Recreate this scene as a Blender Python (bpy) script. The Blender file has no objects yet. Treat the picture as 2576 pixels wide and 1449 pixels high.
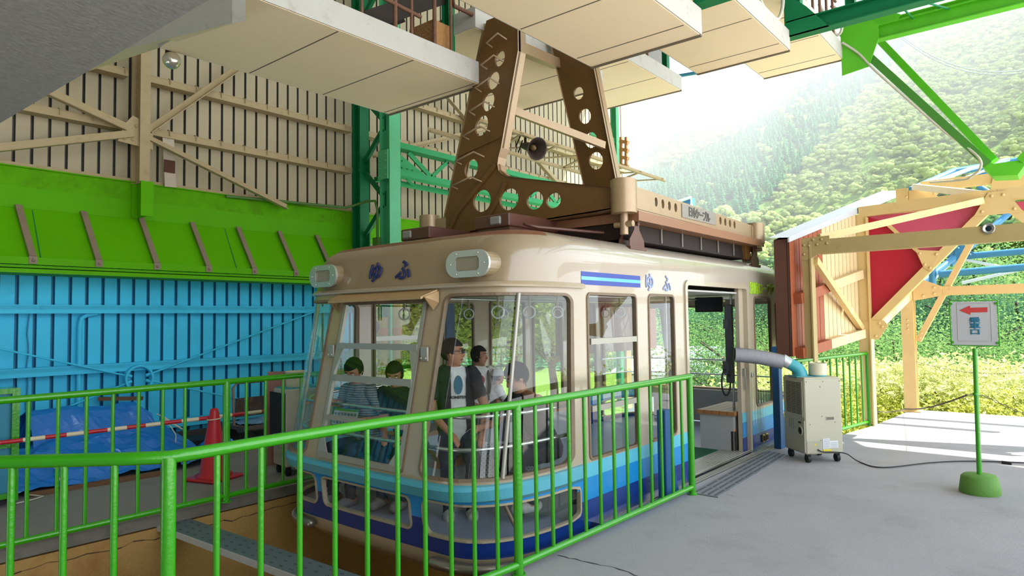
import bpy, bmesh, math, random
import numpy as np
from mathutils import Vector, Matrix, Euler, noise
from mathutils.geometry import tessellate_polygon
random.seed(7)
C = bpy.context.scene.collection
pi = math.pi
# ---------------------------------------------------------------- camera
FPX, YAW, PIT, ROLL = 1686.23, 0.692459, 0.0464961, -0.0138234
_F = Vector((-math.sin(YAW)*math.cos(PIT), math.cos(YAW)*math.cos(PIT), math.sin(PIT)))
_R0 = Vector((math.cos(YAW), math.sin(YAW), 0)); _U0 = _R0.cross(_F)
_R = math.cos(ROLL)*_R0 + math.sin(ROLL)*_U0; _U = _R.cross(_F)
CAM = Vector((0, 0, 1.7))
cd = bpy.data.cameras.new('camera'); cam = bpy.data.objects.new('camera', cd); C.objects.link(cam)
cd.sensor_width = 36; cd.lens = FPX/2576*36; cd.clip_end = 3000
cam.matrix_world = Matrix(((_R.x, _U.x, -_F.x, 0), (_R.y, _U.y, -_F.y, 0), (_R.z, _U.z, -_F.z, 1.7), (0, 0, 0, 1)))
bpy.context.scene.camera = cam

def at(px, py, **k):
    """point of the place seen at a photo pixel, on the plane x=, y= or z= it stands in"""
    d = _F + _R*((px-1288)/FPX) - _U*((py-724.5)/FPX)
    a, v = list(k.items())[0]; i = 'xyz'.index(a)
    return CAM + d*((v-CAM[i])/d[i])

# ---------------------------------------------------------------- materials
def lin(c):
    if isinstance(c, str):
        c = [int(c[i:i+2], 16)/255 for i in (0, 2, 4)]
    return tuple(x/12.92 if x <= .04045 else ((x+.055)/1.055)**2.4 for x in c)
_mats = {}
def mat(name, col, rough=.5, metal=0., var=.12, scale=6., bump=0., bscale=60., dirt=None, dscale=3., damt=.35, spec=.5, coat=0., stretch=None, emit=0.):
    if name in _mats: return _mats[name]
    m = bpy.data.materials.new(name); m.use_nodes = True; _mats[name] = m
    nt = m.node_tree; N = nt.nodes; L = nt.links
    b = N['Principled BSDF']; c = lin(col)
    b.inputs['Roughness'].default_value = rough; b.inputs['Metallic'].default_value = metal
    b.inputs['Specular IOR Level'].default_value = spec; b.inputs['Coat Weight'].default_value = coat
    tc = N.new('ShaderNodeTexCoord'); src = tc.outputs['Object']
    if stretch:
        mp = N.new('ShaderNodeMapping'); mp.inputs['Scale'].default_value = stretch
        L.new(src, mp.inputs['Vector']); src = mp.outputs['Vector']
    n = N.new('ShaderNodeTexNoise'); n.inputs['Scale'].default_value = scale; n.inputs['Detail'].default_value = 5
    L.new(src, n.inputs['Vector'])
    mx = N.new('ShaderNodeMix'); mx.data_type = 'RGBA'
    mx.inputs['A'].default_value = (*[x*(1-var) for x in c], 1); mx.inputs['B'].default_value = (*[min(1, x*(1+var)) for x in c], 1)
    L.new(n.outputs['Fac'], mx.inputs['Factor']); out = mx.outputs['Result']
    if dirt:
        n2 = N.new('ShaderNodeTexNoise'); n2.inputs['Scale'].default_value = dscale; n2.inputs['Detail'].default_value = 8; n2.inputs['Roughness'].default_value = .7
        L.new(src, n2.inputs['Vector'])
        r = N.new('ShaderNodeValToRGB'); r.color_ramp.elements[0].position = .62-damt*.3; r.color_ramp.elements[1].position = .78
        L.new(n2.outputs['Fac'], r.inputs['Fac'])
        mm = N.new('ShaderNodeMath'); mm.operation = 'MULTIPLY'; mm.inputs[1].default_value = min(1, damt*2)
        L.new(r.outputs['Color'], mm.inputs[0])
        m2 = N.new('ShaderNodeMix'); m2.data_type = 'RGBA'
        L.new(mm.outputs[0], m2.inputs['Factor']); L.new(out, m2.inputs['A']); m2.inputs['B'].default_value = (*lin(dirt), 1)
        out = m2.outputs['Result']
    L.new(out, b.inputs['Base Color'])
    if bump:
        n3 = N.new('ShaderNodeTexNoise'); n3.inputs['Scale'].default_value = bscale; n3.inputs['Detail'].default_value = 3
        L.new(src, n3.inputs['Vector'])
        bp = N.new('ShaderNodeBump'); bp.inputs['Strength'].default_value = bump; bp.inputs['Distance'].default_value = .02
        L.new(n3.outputs['Fac'], bp.inputs['Height']); L.new(bp.outputs['Normal'], b.inputs['Normal'])
    if emit:
        b.inputs['Emission Color'].default_value = (*c, 1); b.inputs['Emission Strength'].default_value = emit
    return m

def glass_mat(name, tint=(.93, .97, .95), refl=1.0):
    if name in _mats: return _mats[name]
    m = bpy.data.materials.new(name); m.use_nodes = True; _mats[name] = m
    nt = m.node_tree; N = nt.nodes; L = nt.links; N.remove(N['Principled BSDF'])
    t = N.new('ShaderNodeBsdfTransparent'); t.inputs['Color'].default_value = (*tint, 1)
    g = N.new('ShaderNodeBsdfGlossy'); g.inputs['Roughness'].default_value = .01; g.inputs['Color'].default_value = (1, 1, 1, 1)
    f = N.new('ShaderNodeFresnel'); ge = N.new('ShaderNodeNewGeometry'); mr = N.new('ShaderNodeMapRange'); mr.inputs['To Min'].default_value = 1.5; mr.inputs['To Max'].default_value = 1/1.5; L.new(ge.outputs['Backfacing'], mr.inputs['Value']); L.new(mr.outputs[0], f.inputs['IOR'])
    mm = N.new('ShaderNodeMath'); mm.operation = 'MULTIPLY'; mm.inputs[1].default_value = refl; mm.use_clamp = True
    L.new(f.outputs[0], mm.inputs[0])
    mx = N.new('ShaderNodeMixShader'); L.new(mm.outputs[0], mx.inputs['Fac']); L.new(t.outputs[0], mx.inputs[1]); L.new(g.outputs[0], mx.inputs[2])
    L.new(mx.outputs[0], N['Material Output'].inputs['Surface'])
    return m

# ---------------------------------------------------------------- mesh builder
def frame(d, up=Vector((0, 0, 1))):
    d = d.normalized(); up = Vector(up)
    if abs(d.dot(up)) > .98: up = Vector((0, 1, 0)) if abs(d.y) < .9 else Vector((1, 0, 0))
    s = d.cross(up).normalized(); return s, s.cross(d).normalized()

class MB:
    def __init__(s): s.v = []; s.f = []; s.mi = []; s.sm = []; s.cur = 0
    def add(s, vs, fs, smooth=False):
        o = len(s.v); s.v += [tuple(v) for v in vs]
        for f in fs:
            s.f.append([i+o for i in f]); s.mi.append(s.cur); s.sm.append(smooth)
        return s
    def box(s, c, d, rz=0., R=None, bev=0.):
        x, y, z = [a/2 for a in d]; c = Vector(c)
        R = R or Matrix.Rotation(rz, 3, 'Z')
        if bev:
            b = min(bev, x*.9, y*.9, z*.9); vs = []; 
            for sx in (-1, 1):
                for sy in (-1, 1):
                    for sz in (-1, 1):
                        vs += [(sx*(x-b), sy*(y-b), sz*z), (sx*(x-b), sy*y, sz*(z-b)), (sx*x, sy*(y-b), sz*(z-b))]
            bm = bmesh.new(); bv = [bm.verts.new(v) for v in vs]; r = bmesh.ops.convex_hull(bm, input=bv)
            bm.verts.index_update()
            s.add([c+R@v.co for v in bm.verts], [[v.index for v in f.verts] for f in bm.faces]); bm.free(); return s
        vs = [c+R@Vector((sx*x, sy*y, sz*z)) for sx in (-1, 1) for sy in (-1, 1) for sz in (-1, 1)]
        return s.add(vs, [(0, 1, 3, 2), (4, 6, 7, 5), (0, 4, 5, 1), (2, 3, 7, 6), (0, 2, 6, 4), (1, 5, 7, 3)])
    def beam(s, p0, p1, w, h, up=(0, 0, 1)):
        p0 = Vector(p0); p1 = Vector(p1); a, b = frame(p1-p0, up)
        vs = [p+a*(sx*w/2)+b*(sz*h/2) for p in (p0, p1) for sx, sz in ((-1, -1), (1, -1), (1, 1), (-1, 1))]
        return s.add(vs, [(3, 2, 1, 0), (4, 5, 6, 7), (0, 1, 5, 4), (1, 2, 6, 5), (2, 3, 7, 6), (3, 0, 4, 7)])
    def ibeam(s, p0, p1, w, h, t=.012, up=(0, 0, 1)):
        p0 = Vector(p0); p1 = Vector(p1); a, b = frame(p1-p0, up)
        s.beam(p0+b*(h/2-t/2), p1+b*(h/2-t/2), w, t, up); s.beam(p0-b*(h/2-t/2), p1-b*(h/2-t/2), w, t, up)
        return s.beam(p0, p1, t, h-2*t, up)
    def angle(s, p0, p1, w, t=.01, up=(0, 0, 1)):
        p0 = Vector(p0); p1 = Vector(p1); a, b = frame(p1-p0, up)
        s.beam(p0-b*(w/2), p1-b*(w/2), w, t, up); return s.beam(p0-a*(w/2), p1-a*(w/2), t, w, up)
    def tube(s, path, r, n=10, closed=False, cap=True, rs=None):
        P = [Vector(p) for p in path]; m = len(P); vs = []; prev = None
        for i, p in enumerate(P):
            t = (P[(i+1) % m]-P[i-1]) if closed else (P[min(i+1, m-1)]-P[max(i-1, 0)])
            t.normalize()
            if prev is None: a, b = frame(t)
            else:
                a = (prev-t*prev.dot(t))
                a = a.normalized() if a.length > 1e-6 else frame(t)[0]
                b = a.cross(t)
            prev = a; rr = rs[i] if rs else r
            vs += [p+(a*math.cos(2*pi*k/n)+b*math.sin(2*pi*k/n))*rr for k in range(n)]
        fs = []
        for i in range(m if closed else m-1):
            j = (i+1) % m
            fs += [(i*n+k, i*n+(k+1) % n, j*n+(k+1) % n, j*n+k) for k in range(n)]
        s.add(vs, fs, True)
        if cap and not closed: s.add(vs[:n], [list(range(n))[::-1]]); s.add(vs[-n:], [list(range(n))])
        return s
    def cyl(s, p0, p1, r, r1=None, n=16):
        return s.tube([p0, p1], r, n, rs=[r, r if r1 is None else r1])
    def lathe(s, prof, c=(0, 0, 0), n=20, R=None, cap=True):
        c = Vector(c); R = R or Matrix.Identity(3); vs = []
        for r, z in prof: vs += [c+R@Vector((r*math.cos(2*pi*k/n), r*math.sin(2*pi*k/n), z)) for k in range(n)]
        fs = [(i*n+k, i*n+(k+1) % n, (i+1)*n+(k+1) % n, (i+1)*n+k) for i in range(len(prof)-1) for k in range(n)]
        s.add(vs, fs, True)
        if cap: s.add(vs[:n], [list(range(n))[::-1]]); s.add(vs[-n:], [list(range(n))])
        return s
    def prism(s, poly, ext, holes=()):
        ext = Vector(ext); loops = [[Vector(p) for p in poly]]+[[Vector(p) for p in h] for h in holes]
        flat = [p for l in loops for p in l]; n = len(flat)
        tris = tessellate_polygon(loops)
        vs = flat+[p+ext for p in flat]
        fs = [tuple(t) for t in tris]+[tuple(i+n for i in reversed(t)) for t in tris]
        o = 0
        for l in loops:
            k = len(l); fs += [(o+i, o+(i+1) % k, n+o+(i+1) % k, n+o+i) for i in range(k)]; o += k
        return s.add(vs, fs)
    def ball(s, c, r, seg=12, ring=8, R=None):
        c = Vector(c); r = Vector((r, r, r)) if not hasattr(r, '__len__') else Vector(r); R = R or Matrix.Identity(3)
        vs = []; 
        for i in range(1, ring):
            th = pi*i/ring
            vs += [c+R@Vector((r.x*math.sin(th)*math.cos(2*pi*k/seg), r.y*math.sin(th)*math.sin(2*pi*k/seg), r.z*math.cos(th))) for k in range(seg)]
        vs += [c+R@Vector((0, 0, r.z)), c+R@Vector((0, 0, -r.z))]; t = len(vs)-2
        fs = [(i*seg+k, (i+1)*seg+k, (i+1)*seg+(k+1) % seg, i*seg+(k+1) % seg) for i in range(ring-2) for k in range(seg)]
        fs += [(t, k, (k+1) % seg) for k in range(seg)]+[(t+1, (ring-2)*seg+(k+1) % seg, (ring-2)*seg+k) for k in range(seg)]
        return s.add(vs, fs, True)
    def grid(s, fn, nu, nv, smooth=True):
        vs = [fn(i/nu, j/nv) for j in range(nv+1) for i in range(nu+1)]
        return s.add(vs, [(j*(nu+1)+i, j*(nu+1)+i+1, (j+1)*(nu+1)+i+1, (j+1)*(nu+1)+i) for j in range(nv) for i in range(nu)], smooth)
    def quad(s, *p): return s.add(p, [list(range(len(p)))])
    def rivets(s, pts, nrm, r=.014):
        nrm = Vector(nrm).normalized(); a, b = frame(nrm)
        R = Matrix((a, b, nrm)).transposed()
        for p in pts: s.lathe([(r, 0), (r*.8, r*.5), (r*.3, r*.8)], p, 8, R)
        return s
    def mesh(s, name, mats):
        me = bpy.data.meshes.new(name); me.from_pydata(s.v, [], s.f)
        for m in (mats if isinstance(mats, (list, tuple)) else [mats]): me.materials.append(m)
        me.polygons.foreach_set('material_index', s.mi); me.polygons.foreach_set('use_smooth', s.sm); me.update()
        return me

def obj(name, mb, mats, parent=None, label=None):
    me = mb.mesh(name, mats) if isinstance(mb, MB) else mb
    o = bpy.data.objects.new(name, me); C.objects.link(o)
    if parent is not None:
        o.parent = parent
        if parent.name in M_LOC: o.matrix_parent_inverse = M_LOC[parent.name].inverted()
    if label: o['label'] = label
    return o
M_LOC = {}
def thing(name, label, cat, loc=(0, 0, 0), group=None):
    o = bpy.data.objects.new(name, None); C.objects.link(o); o.location = loc; o.empty_display_size = .1
    o['label'] = label; o['category'] = cat; o['kind'] = 'thing'
    if group: o['group'] = group
    M_LOC[o.name] = Matrix.Translation(loc)
    return o
def tag(o, label, cat, group=None, kind=None):
    o['label'] = label; o['category'] = cat
    if group: o['group'] = group
    o['kind'] = kind or 'thing'
    return o
def struct(name, mb, mats):
    o = obj(name, mb, mats); o['kind'] = 'structure'; return o
def copy_tree(root, loc, label=None, rz=0., scale=None):
    r = root.copy(); C.objects.link(r); r.location = loc; r.rotation_euler = (0, 0, rz)
    if scale: r.scale = scale
    if label: r['label'] = label
    for ch in list(root.children):
        c = ch.copy(); C.objects.link(c); c.parent = r
        for g in list(ch.children):
            d = g.copy(); C.objects.link(d); d.parent = c
    return r
def text_mesh(txt, size, ext=.002, bold=0.):
    cu = bpy.data.curves.new('lettering', 'FONT'); cu.body = txt; cu.size = size; cu.extrude = ext; cu.align_x = 'CENTER'; cu.align_y = 'CENTER'; cu.bevel_depth = bold; cu.bevel_resolution = 0
    o = bpy.data.objects.new('lettering', cu); C.objects.link(o)
    me = bpy.data.meshes.new_from_object(o.evaluated_get(bpy.context.evaluated_depsgraph_get()))
    bpy.data.objects.remove(o); bpy.data.curves.remove(cu); return me
def lettering(name, txt, size, pos, xdir, ydir, m, parent=None, bold=0., sx=1.):
    me = text_mesh(txt, size, .002, bold); x = Vector(xdir).normalized(); y = Vector(ydir).normalized(); z = x.cross(y).normalized()
    M = Matrix.Translation(pos) @ Matrix((x, y, z)).transposed().to_4x4() @ Matrix.Diagonal((sx, 1, 1, 1))
    me.transform(M); me.materials.clear(); me.materials.append(m)
    return obj(name, me, None, parent)
def circ(c, r, n, a, b): return [Vector(c)+Vector(a)*(r*math.cos(2*pi*k/n))+Vector(b)*(r*math.sin(2*pi*k/n)) for k in range(n)]
V = Vector
SKY, SUN, HZA, HZE, EXPO = 2.5, 12.5, .0020, .0044, .2
# ================================================================ materials of the place
G_FENCE = mat('green_gloss_paint', '329407', .25, var=.08, bump=.12, bscale=45, coat=.3)
G_BAND = mat('green_sheet_paint', '57a604', .5, spec=.08, var=.1, scale=2, dirt='5c8a12', dscale=1.2, damt=.25)
G_STEEL = mat('green_steel_paint', '2f9d5e', .5, spec=.2, var=.12, dirt='2a6b45', damt=.2, bump=.05)
G_LIME = mat('lime_steel_paint', '55b51d', .42, var=.1, dirt='3f8a1a', damt=.15)
G_DARK = mat('dark_green_steel', '127042', .5, spec=.2, var=.1)
CREAM = mat('cream_steel_paint', 'ae9b76', .6, spec=.2, var=.1, dirt='7a5236', dscale=9, damt=.22)
YELLOW = mat('yellow_steel_paint', 'd6b87c', .5, var=.08, dirt='a87434', dscale=8, damt=.15)
BRKT = mat('weathered_brown_bar', '85735f', .6, var=.15, dirt='5f3d2a', dscale=14, damt=.2)
BLUE = mat('blue_wall_paint', '45cbf2', .5, spec=.2, var=.08, scale=1.2, dirt='2aa3c8', dscale=.8, damt=.3)
BLUE_D = mat('blue_groove', '2a80a8', .6)
WHITE_W = mat('white_sheet_wall', 'b0a487', .6, spec=.2, var=.07, scale=1.0, dirt='9a917a', dscale=.9, damt=.3)
WHITE_G = mat('sheet_groove', '57544d', .7)
SOFFIT = mat('soffit_board', 'f8e2bc', .8, spec=.1, var=.04, scale=1.5, dirt='e6d2ac', dscale=2.5, damt=.2)
SOFF_L = mat('soffit_joint', '6d6250', .8)
FASCIA = mat('fascia_paint', 'bab7ae', .65, spec=.2, var=.06, dirt='7d5c42', dscale=7, damt=.24)
CONC = mat('platform_concrete', '9f9c9f', .7, spec=.4, var=.16, scale=1.1, dirt='7f7a78', dscale=1.3, damt=.3, bump=.15, bscale=70)
CONC_L = mat('left_concrete', '8d8984', .8, var=.15, scale=1.4, dirt='5f5a55', dscale=2.0, damt=.3, bump=.2)
STUCCO = mat('brown_pit_stucco', 'a4824c', .9, spec=.1, var=.15, scale=2, dirt='7d4d22', dscale=1.5, damt=.3, bump=.5, bscale=40)
GREY_ST = mat('grey_rough_render', '8d8c86', .9, var=.22, scale=38, bump=.2, bscale=60, spec=.1)
DARK = mat('near_black', '15130f', .7); BLACK = mat('black_rubber', '161616', .6)
STEEL = mat('bare_steel', 'b9b9b6', .3, 1., var=.05); GALV = mat('galvanised_steel', '68767a', .5, .35, var=.12)
RUST = mat('rusty_pipe', '6d4a35', .75, var=.25, scale=20, dirt='3b2618', dscale=8, damt=.3)
B_WOOD = mat('brown_stained_wood', '9a4f2c', .6, var=.18, scale=3, stretch=(6, 6, .6)); B_FACE = mat('brown_face', '5e3a2c', .65, var=.08)
LIT_WOOD = mat('sunlit_planks', 'd8c092', .6, var=.08, scale=3, stretch=(6, 6, .6))  # far part of the boards, sunlight put into a cream colour
RED = mat('red_panel', 'ab0a2b', .5, var=.06); B_PIPE = mat('blue_truss_paint', '35789f', .5, var=.1)
ROOFW = mat('pale_roof_flashing', 'ccd2d8', .4, .2, var=.06)

# ================================================================ floors, pit
def slab(poly, z0, z1):
    m = MB(); m.prism([(x, y, z0) for x, y in poly], (0, 0, z1-z0)); return m
fl = slab([(-3.0, 1.34), (-3.55, .82), (-4.3, .1), (-4.3, -5), (1.3, -5), (1.3, 13.75), (-2.2, 13.75), (-2.36, 11.5), (-2.72, 9.2), (-2.98, 8.95)], -.3, 0)
fl.cur = 1
cr = random.Random(3)
def crack(pts, w):
    q = []
    for i in range(len(pts)-1):
        a = V(pts[i]); b = V(pts[i+1]); n = 5
        q += [a.lerp(b, k/n)+V((cr.uniform(-.012, .012), cr.uniform(-.012, .012), 0)) for k in range(n)]
    q.append(V(pts[-1])); vs = []
    for i, p in enumerate(q):
        d = (q[min(i+1, len(q)-1)]-q[max(i-1, 0)]).normalized(); s = V((-d.y, d.x, 0))*w/2*cr.uniform(.4, 1.3)
        vs += [p+s+V((0, 0, .003)), p-s+V((0, 0, .003))]
    fl.add(vs, [(2*i, 2*i+1, 2*i+3, 2*i+2) for i in range(len(q)-1)])
crack([at(1405, 1398, z=0), at(1480, 1415, z=0), at(1560, 1432, z=0), at(1660, 1470, z=0)], .008)
crack([at(1830, 1245, z=0), at(1845, 1250, z=0)], .004)
struct('floor', fl, [CONC, DARK])
f3 = MB(); f3.box((7.15, 4.37, -.15), (11.7, 18.76, .3)); struct('floor_right_bounce', f3, mat('bounce_paving', 'd8d5d2', .8, var=.05, spec=.1))  # unseen paving added, pale so that sunlight bounces up to the soffits
fl2 = MB(); fl2.box((-8.19, 2.7, -.05), (3.72, 11.4, .1)); fl2.cur = 1
fl2.box((-6.327, 2.7, -.05), (.008, 11.4, .099)); struct('floor_left', fl2, [CONC_L, mat('dirty_curb', '6a645a', .9, var=.25, scale=4, dirt='2f2a24', dscale=3, damt=.4)])
pw = MB(); pw.box((-6.5, 3, -1.30), (.3, 12.4, 2.36))
pw.cur = 1; ck = random.Random(8); cpn = [V((-6.347, -.8+.09*k, -.205+.03*noise.noise(V((k*.4, 0, 0)))+ck.uniform(-.012, .012))) for k in range(72)]
for a_, b_ in zip(cpn[:-1], cpn[1:]): w_ = V((0, 0, ck.uniform(.002, .006))); pw.add([a_-w_, b_-w_, b_+w_, a_+w_], [(0, 1, 2, 3)])
struct('wall_pit_left', pw, [STUCCO, mat('crack_shadow', '4a3420', .9)])
pr = MB(); pr.prism([(-2.98, 1.34, -2.4), (-3.55, .82, -2.4), (-4.3, .1, -2.4), (-4.3, -1.5, -2.4), (-2.6, -1.5, -2.4), (-2.6, 9.2, -2.4), (-2.98, 9.2, -2.4)], (0, 0, 2.1))
struct('wall_pit_right', pr, [STUCCO])
pf = MB(); pf.box((-4.6, 3, -2.45), (4.2, 13, .1)); struct('floor_pit', pf, [STUCCO])

# ================================================================ left wall: corrugated sheets
def corrugated(x, y0, y1, z0, z1, pitch, gw, dep):
    m = MB(); y = y0; k = 0
    while y < y1:
        e = min(y+pitch-gw, y1)
        m.cur = 0; m.quad((x, y, z0), (x, e, z0), (x, e, z1), (x, y, z1))
        g = min(e+gw, y1)
        if g > e:
            m.cur = 1
            m.quad((x, e, z0), (x-dep, e+gw*.2, z0), (x-dep, e+gw*.2, z1), (x, e, z1)); m.quad((x-dep, e+gw*.2, z0), (x-dep, g-gw*.2, z0), (x-dep, g-gw*.2, z1), (x-dep, e+gw*.2, z1))
            m.quad((x-dep, g-gw*.2, z0), (x, g, z0), (x, g, z1), (x-dep, g-gw*.2, z1))
        y = g
    return m
struct('wall_left', corrugated(-9.9, -4, 17.2, 3.1, 9.6, .188, .036, .05), [WHITE_W, WHITE_G])
struct('wall_left_lower', corrugated(-9.9, -4, 7.75, 0, 3.0, .19, .042, .05), [BLUE, BLUE_D])
# green hood along the wall
t = thing('wall_hood', 'long lime green sheet hood running along the wall above the blue sheets', 'wall hood', (-9.8, 3, 2.4))
m = MB(); m.box((-9.84, 5.6, 3.27), (.1, 19.2, .26)); m.cur = 1; m.box((-9.842, 5.6, 3.52), (.1, 19.2, .24)); m.box((-9.83, 5.6, 3.645), (.13, 19.2, .015)); obj('upper_band', m, [G_BAND, mat('weathered_green_band', '58a206', .6, spec=.08, var=.2, scale=5, dirt='4e6a12', dscale=2.2, damt=.38, bump=.6, bscale=30)], t)
m = MB(); m.box((-9.84, 5.6, 3.675), (.08, 19.2, .045)); obj('top_ledge', m, CREAM, t)
m = MB(); m.quad((-9.8, -4, 3.15), (-9.8, 7.6, 3.15), (-9.42, 7.6, 2.5), (-9.42, -4, 2.5)); m.quad((-9.79, 7.6, 3.15), (-9.9, 7.6, 2.4), (-9.42, 7.6, 2.5))
for y in (1.9, 2.55, 5.0, 6.6): m.cur = 1; m.beam((-9.79, y, 3.13), (-9.415, y, 2.5), .01, .008); m.cur = 0
obj('sloped_skirt', m, [G_BAND, G_DARK], t)
m = MB(); m.box((-9.4, 1.8, 2.465), (.05, 11.6, .085)); m.box((-9.5, 1.8, 2.40), (.2, 11.6, .03)); m.box((-9.6, 1.8, 2.345), (.5, 11.6, .05)); obj('bottom_flange', m, G_BAND, t)
for k in range(-1, 8):
    y = 1.7+.7*k
    m = MB(); m.beam((-9.76, y, 3.17), (-9.385, y+.06, 2.52), .075, .02, (0, 0, 1)); m.box((-9.37, y+.06, 2.475), (.015, .085, .09)); m.rivets([(-9.36, y+.06, 2.47)], (1, 0, 0), .02)
    obj('bracket_bar', m, BRKT, t)
# blue girts, rods and ring on the lower wall
for z, lab in ((1.93, 'upper blue rail fixed across the blue sheet wall'), (1.155, 'middle blue rail fixed across the blue sheet wall'), (.32, 'lowest blue rail on the blue sheet wall behind the tarp')):
    m = MB(); m.box((-9.82, 2.9, z), (.12, 9.6, .06)); m.box((-9.77, 2.9, z-.03), (.02, 9.6, .1))
    tag(obj('wall_rail', m, BLUE), lab, 'wall rail')
t = thing('brace_ring', 'blue steel ring joining four tie rods on the blue sheet wall', 'brace ring', (-9.72, 3.78, .97))
m = MB(); ring = [V((-9.72, 3.78+.17*math.cos(a), .97+.17*math.sin(a))) for a in [2*pi*k/24 for k in range(24)]]
vs = [];
for p in ring: d = (p-V((-9.72, 3.78, .97)))*.08; vs += [p+V((.04, 0, 0))+d, p-V((.04, 0, 0))+d, p-V((.04, 0, 0))-d, p+V((.04, 0, 0))-d]
m.add(vs, [(4*i+j, 4*i+(j+1) % 4, 4*((i+1) % 24)+(j+1) % 4, 4*((i+1) % 24)+j) for i in range(24) for j in range(4)])
for sy, sz in ((1, 1), (1, -1), (-1, 1), (-1, -1)): m.cyl((-9.72, 3.78+sy*.16, .97+sz*.06), (-9.72, 3.78+sy*.09, .97+sz*.03), .022, n=8)
obj('ring', m, BLUE, t)
for q in ((-9.72, 6.7, 1.93), (-9.72, 6.4, .2), (-9.72, 1.2, 1.75), (-9.72, 1.6, .2)):
    m = MB(); d = (V(q)-V((-9.72, 3.78, .97))).normalized(); m.tube([V((-9.72, 3.78, .97))+d*.16, q], .014, 6); obj('tie_rod', m, BLUE, t)
m = MB(); m.tube([(-9.83, 3.1, 0), (-9.83, 3.1, 1.7), (-9.83, 3.12, 1.79), (-9.83, 3.18, 1.83), (-9.83, 3.3, 1.85)], .03, 8)
tag(obj('wall_conduit', m, BLUE), 'thin blue conduit pipe rising on the blue sheet wall behind the tarp', 'conduit')
m = MB(); m.tube([(-9.86, 2.55+.01*math.sin(k*1.7), .4+.12*k) for k in range(14)], .008, 6)
tag(obj('wall_cable', m, BLUE_D), 'thin dark cable hanging down the blue sheet wall beside the conduit', 'cable')
# ---------------------------------------------------------------- cream framing on the upper wall
t = thing('wall_column', 'cream rust-speckled steel column on the upper wall with lime green foot', 'steel column', (-9.6, 3.72, 3.2))
m = MB(); m.ibeam((-9.65, 3.74, 3.62), (-9.65, 3.74, 9.5), .13, .3, .02, (1, 0, 0)); obj('shaft', m, CREAM, t)
m = MB(); m.ibeam((-9.62, 3.76, 3.15), (-9.62, 3.76, 3.62), .16, .32, .02, (1, 0, 0)); obj('foot', m, G_BAND, t)
node = (-9.5, 3.74, 4.28)
m = MB(); m.prism([(-9.56, 3.42, 4.12), (-9.56, 3.86, 4.08), (-9.56, 3.86, 4.4), (-9.56, 3.6, 4.5), (-9.56, 3.5, 4.36)], (.012, 0, 0)); m.rivets([(-9.545, 3.5, 4.17), (-9.545, 3.6, 4.17), (-9.545, 3.56, 4.33), (-9.545, 3.64, 4.36)], (1, 0, 0), .025); obj('gusset_plate', m, CREAM, t)
for q, lab in (((-9.6, 5.3, 5.78), 'cream diagonal brace rising from the wall column towards the soffit'), ((-9.6, 5.95, 3.56), 'cream diagonal brace running down from the wall column to the green hood'), ((-9.6, 2.2, 4.72), 'cream diagonal brace rising from the wall column under the grey beam'), ((-9.6, 1.6, 3.62), 'cream nearly level brace left of the wall column above the hood')):
    m = MB(); m.angle((-9.55, 3.8 if q[1] > 3.74 else 3.6, 4.28+(q[2]-4.28)*.04), q, .085, .012); tag(obj('wall_brace', m, CREAM), lab, 'wall brace')
def girt(y0, y1, z, lab, grp=None):
    t = thing('wall_girt', lab, 'wall girt', (-9.78, (y0+y1)/2, z), grp)
    m = MB(); m.box((-9.8, (y0+y1)/2, z+.045), (.18, y1-y0, .012)); m.box((-9.8, (y0+y1)/2, z-.045), (.18, y1-y0, .012)); m.box((-9.72, (y0+y1)/2, z), (.012, y1-y0, .1)); obj('channel', m, CREAM, t)
    y = y0+.3; m = MB()
    while y < y1:
        m.tube([(-9.88, y, z+.06), (-9.75, y, z+.075), (-9.7, y, z+.05), (-9.7, y, z-.02)], .008, 5); y += .376
    obj('hook_bolts', m, CREAM, t)['kind'] = 'stuff'
girt(3.85, 7.3, 5.12, 'cream rust-stained wall girt just below the soffit, right of the wall column')
girt(3.85, 7.3, 4.38, 'cream rust-stained wall girt at mid height of the white wall, right of the wall column')
girt(1.0, 3.6, 4.38, 'cream wall girt at mid height left of the wall column')
girt(1.0, 3.6, 5.12, 'cream wall girt half hidden above the grey beam, left of the wall column')
girt(7.6, 17, 5.12, 'cream wall girt seen between the green lattice post and the hanger, upper one')
girt(7.6, 17, 5.95, 'cream wall girt seen above the first left deck behind the railing')
girt(1.0, 7.3, 6.9, 'cream wall girt high up behind the rusty deck railing')
m = MB(); m.beam((-9.74, 4.18, 3.64), (-9.74, 4.14, 4.36), .16, .012, (1, 0, 0)); m.cur = 1; m.box((-9.73, 4.16, 3.93), (.014, .15, .18)); m.cur = 0
tag(obj('hanging_plate', m, [mat('rusty_cream_plate', 'bcae98', .6, var=.1, dirt='7b4328', dscale=14, damt=.3), mat('dark_rust', '54301f', .8)]), 'narrow rusty cream plate with a dark brown patch beside the wall column', 'wall plate')
for a, b, lab in (((-9.6, 7.7, 4.72), (-9.6, 11.2, 6.0), 'long cream brace rising behind the green lattice post'), ((-9.6, 14.8, 4.3), (-9.6, 11.8, 5.9), 'cream brace sloping down behind the loudspeaker'), ((-9.6, 7.9, 7.3), (-9.6, 10.4, 5.8), 'cream brace behind the rusty deck railing')):
    m = MB(); m.angle(a, b, .09, .012); tag(obj('wall_brace', m, CREAM), lab, 'wall brace')
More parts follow.
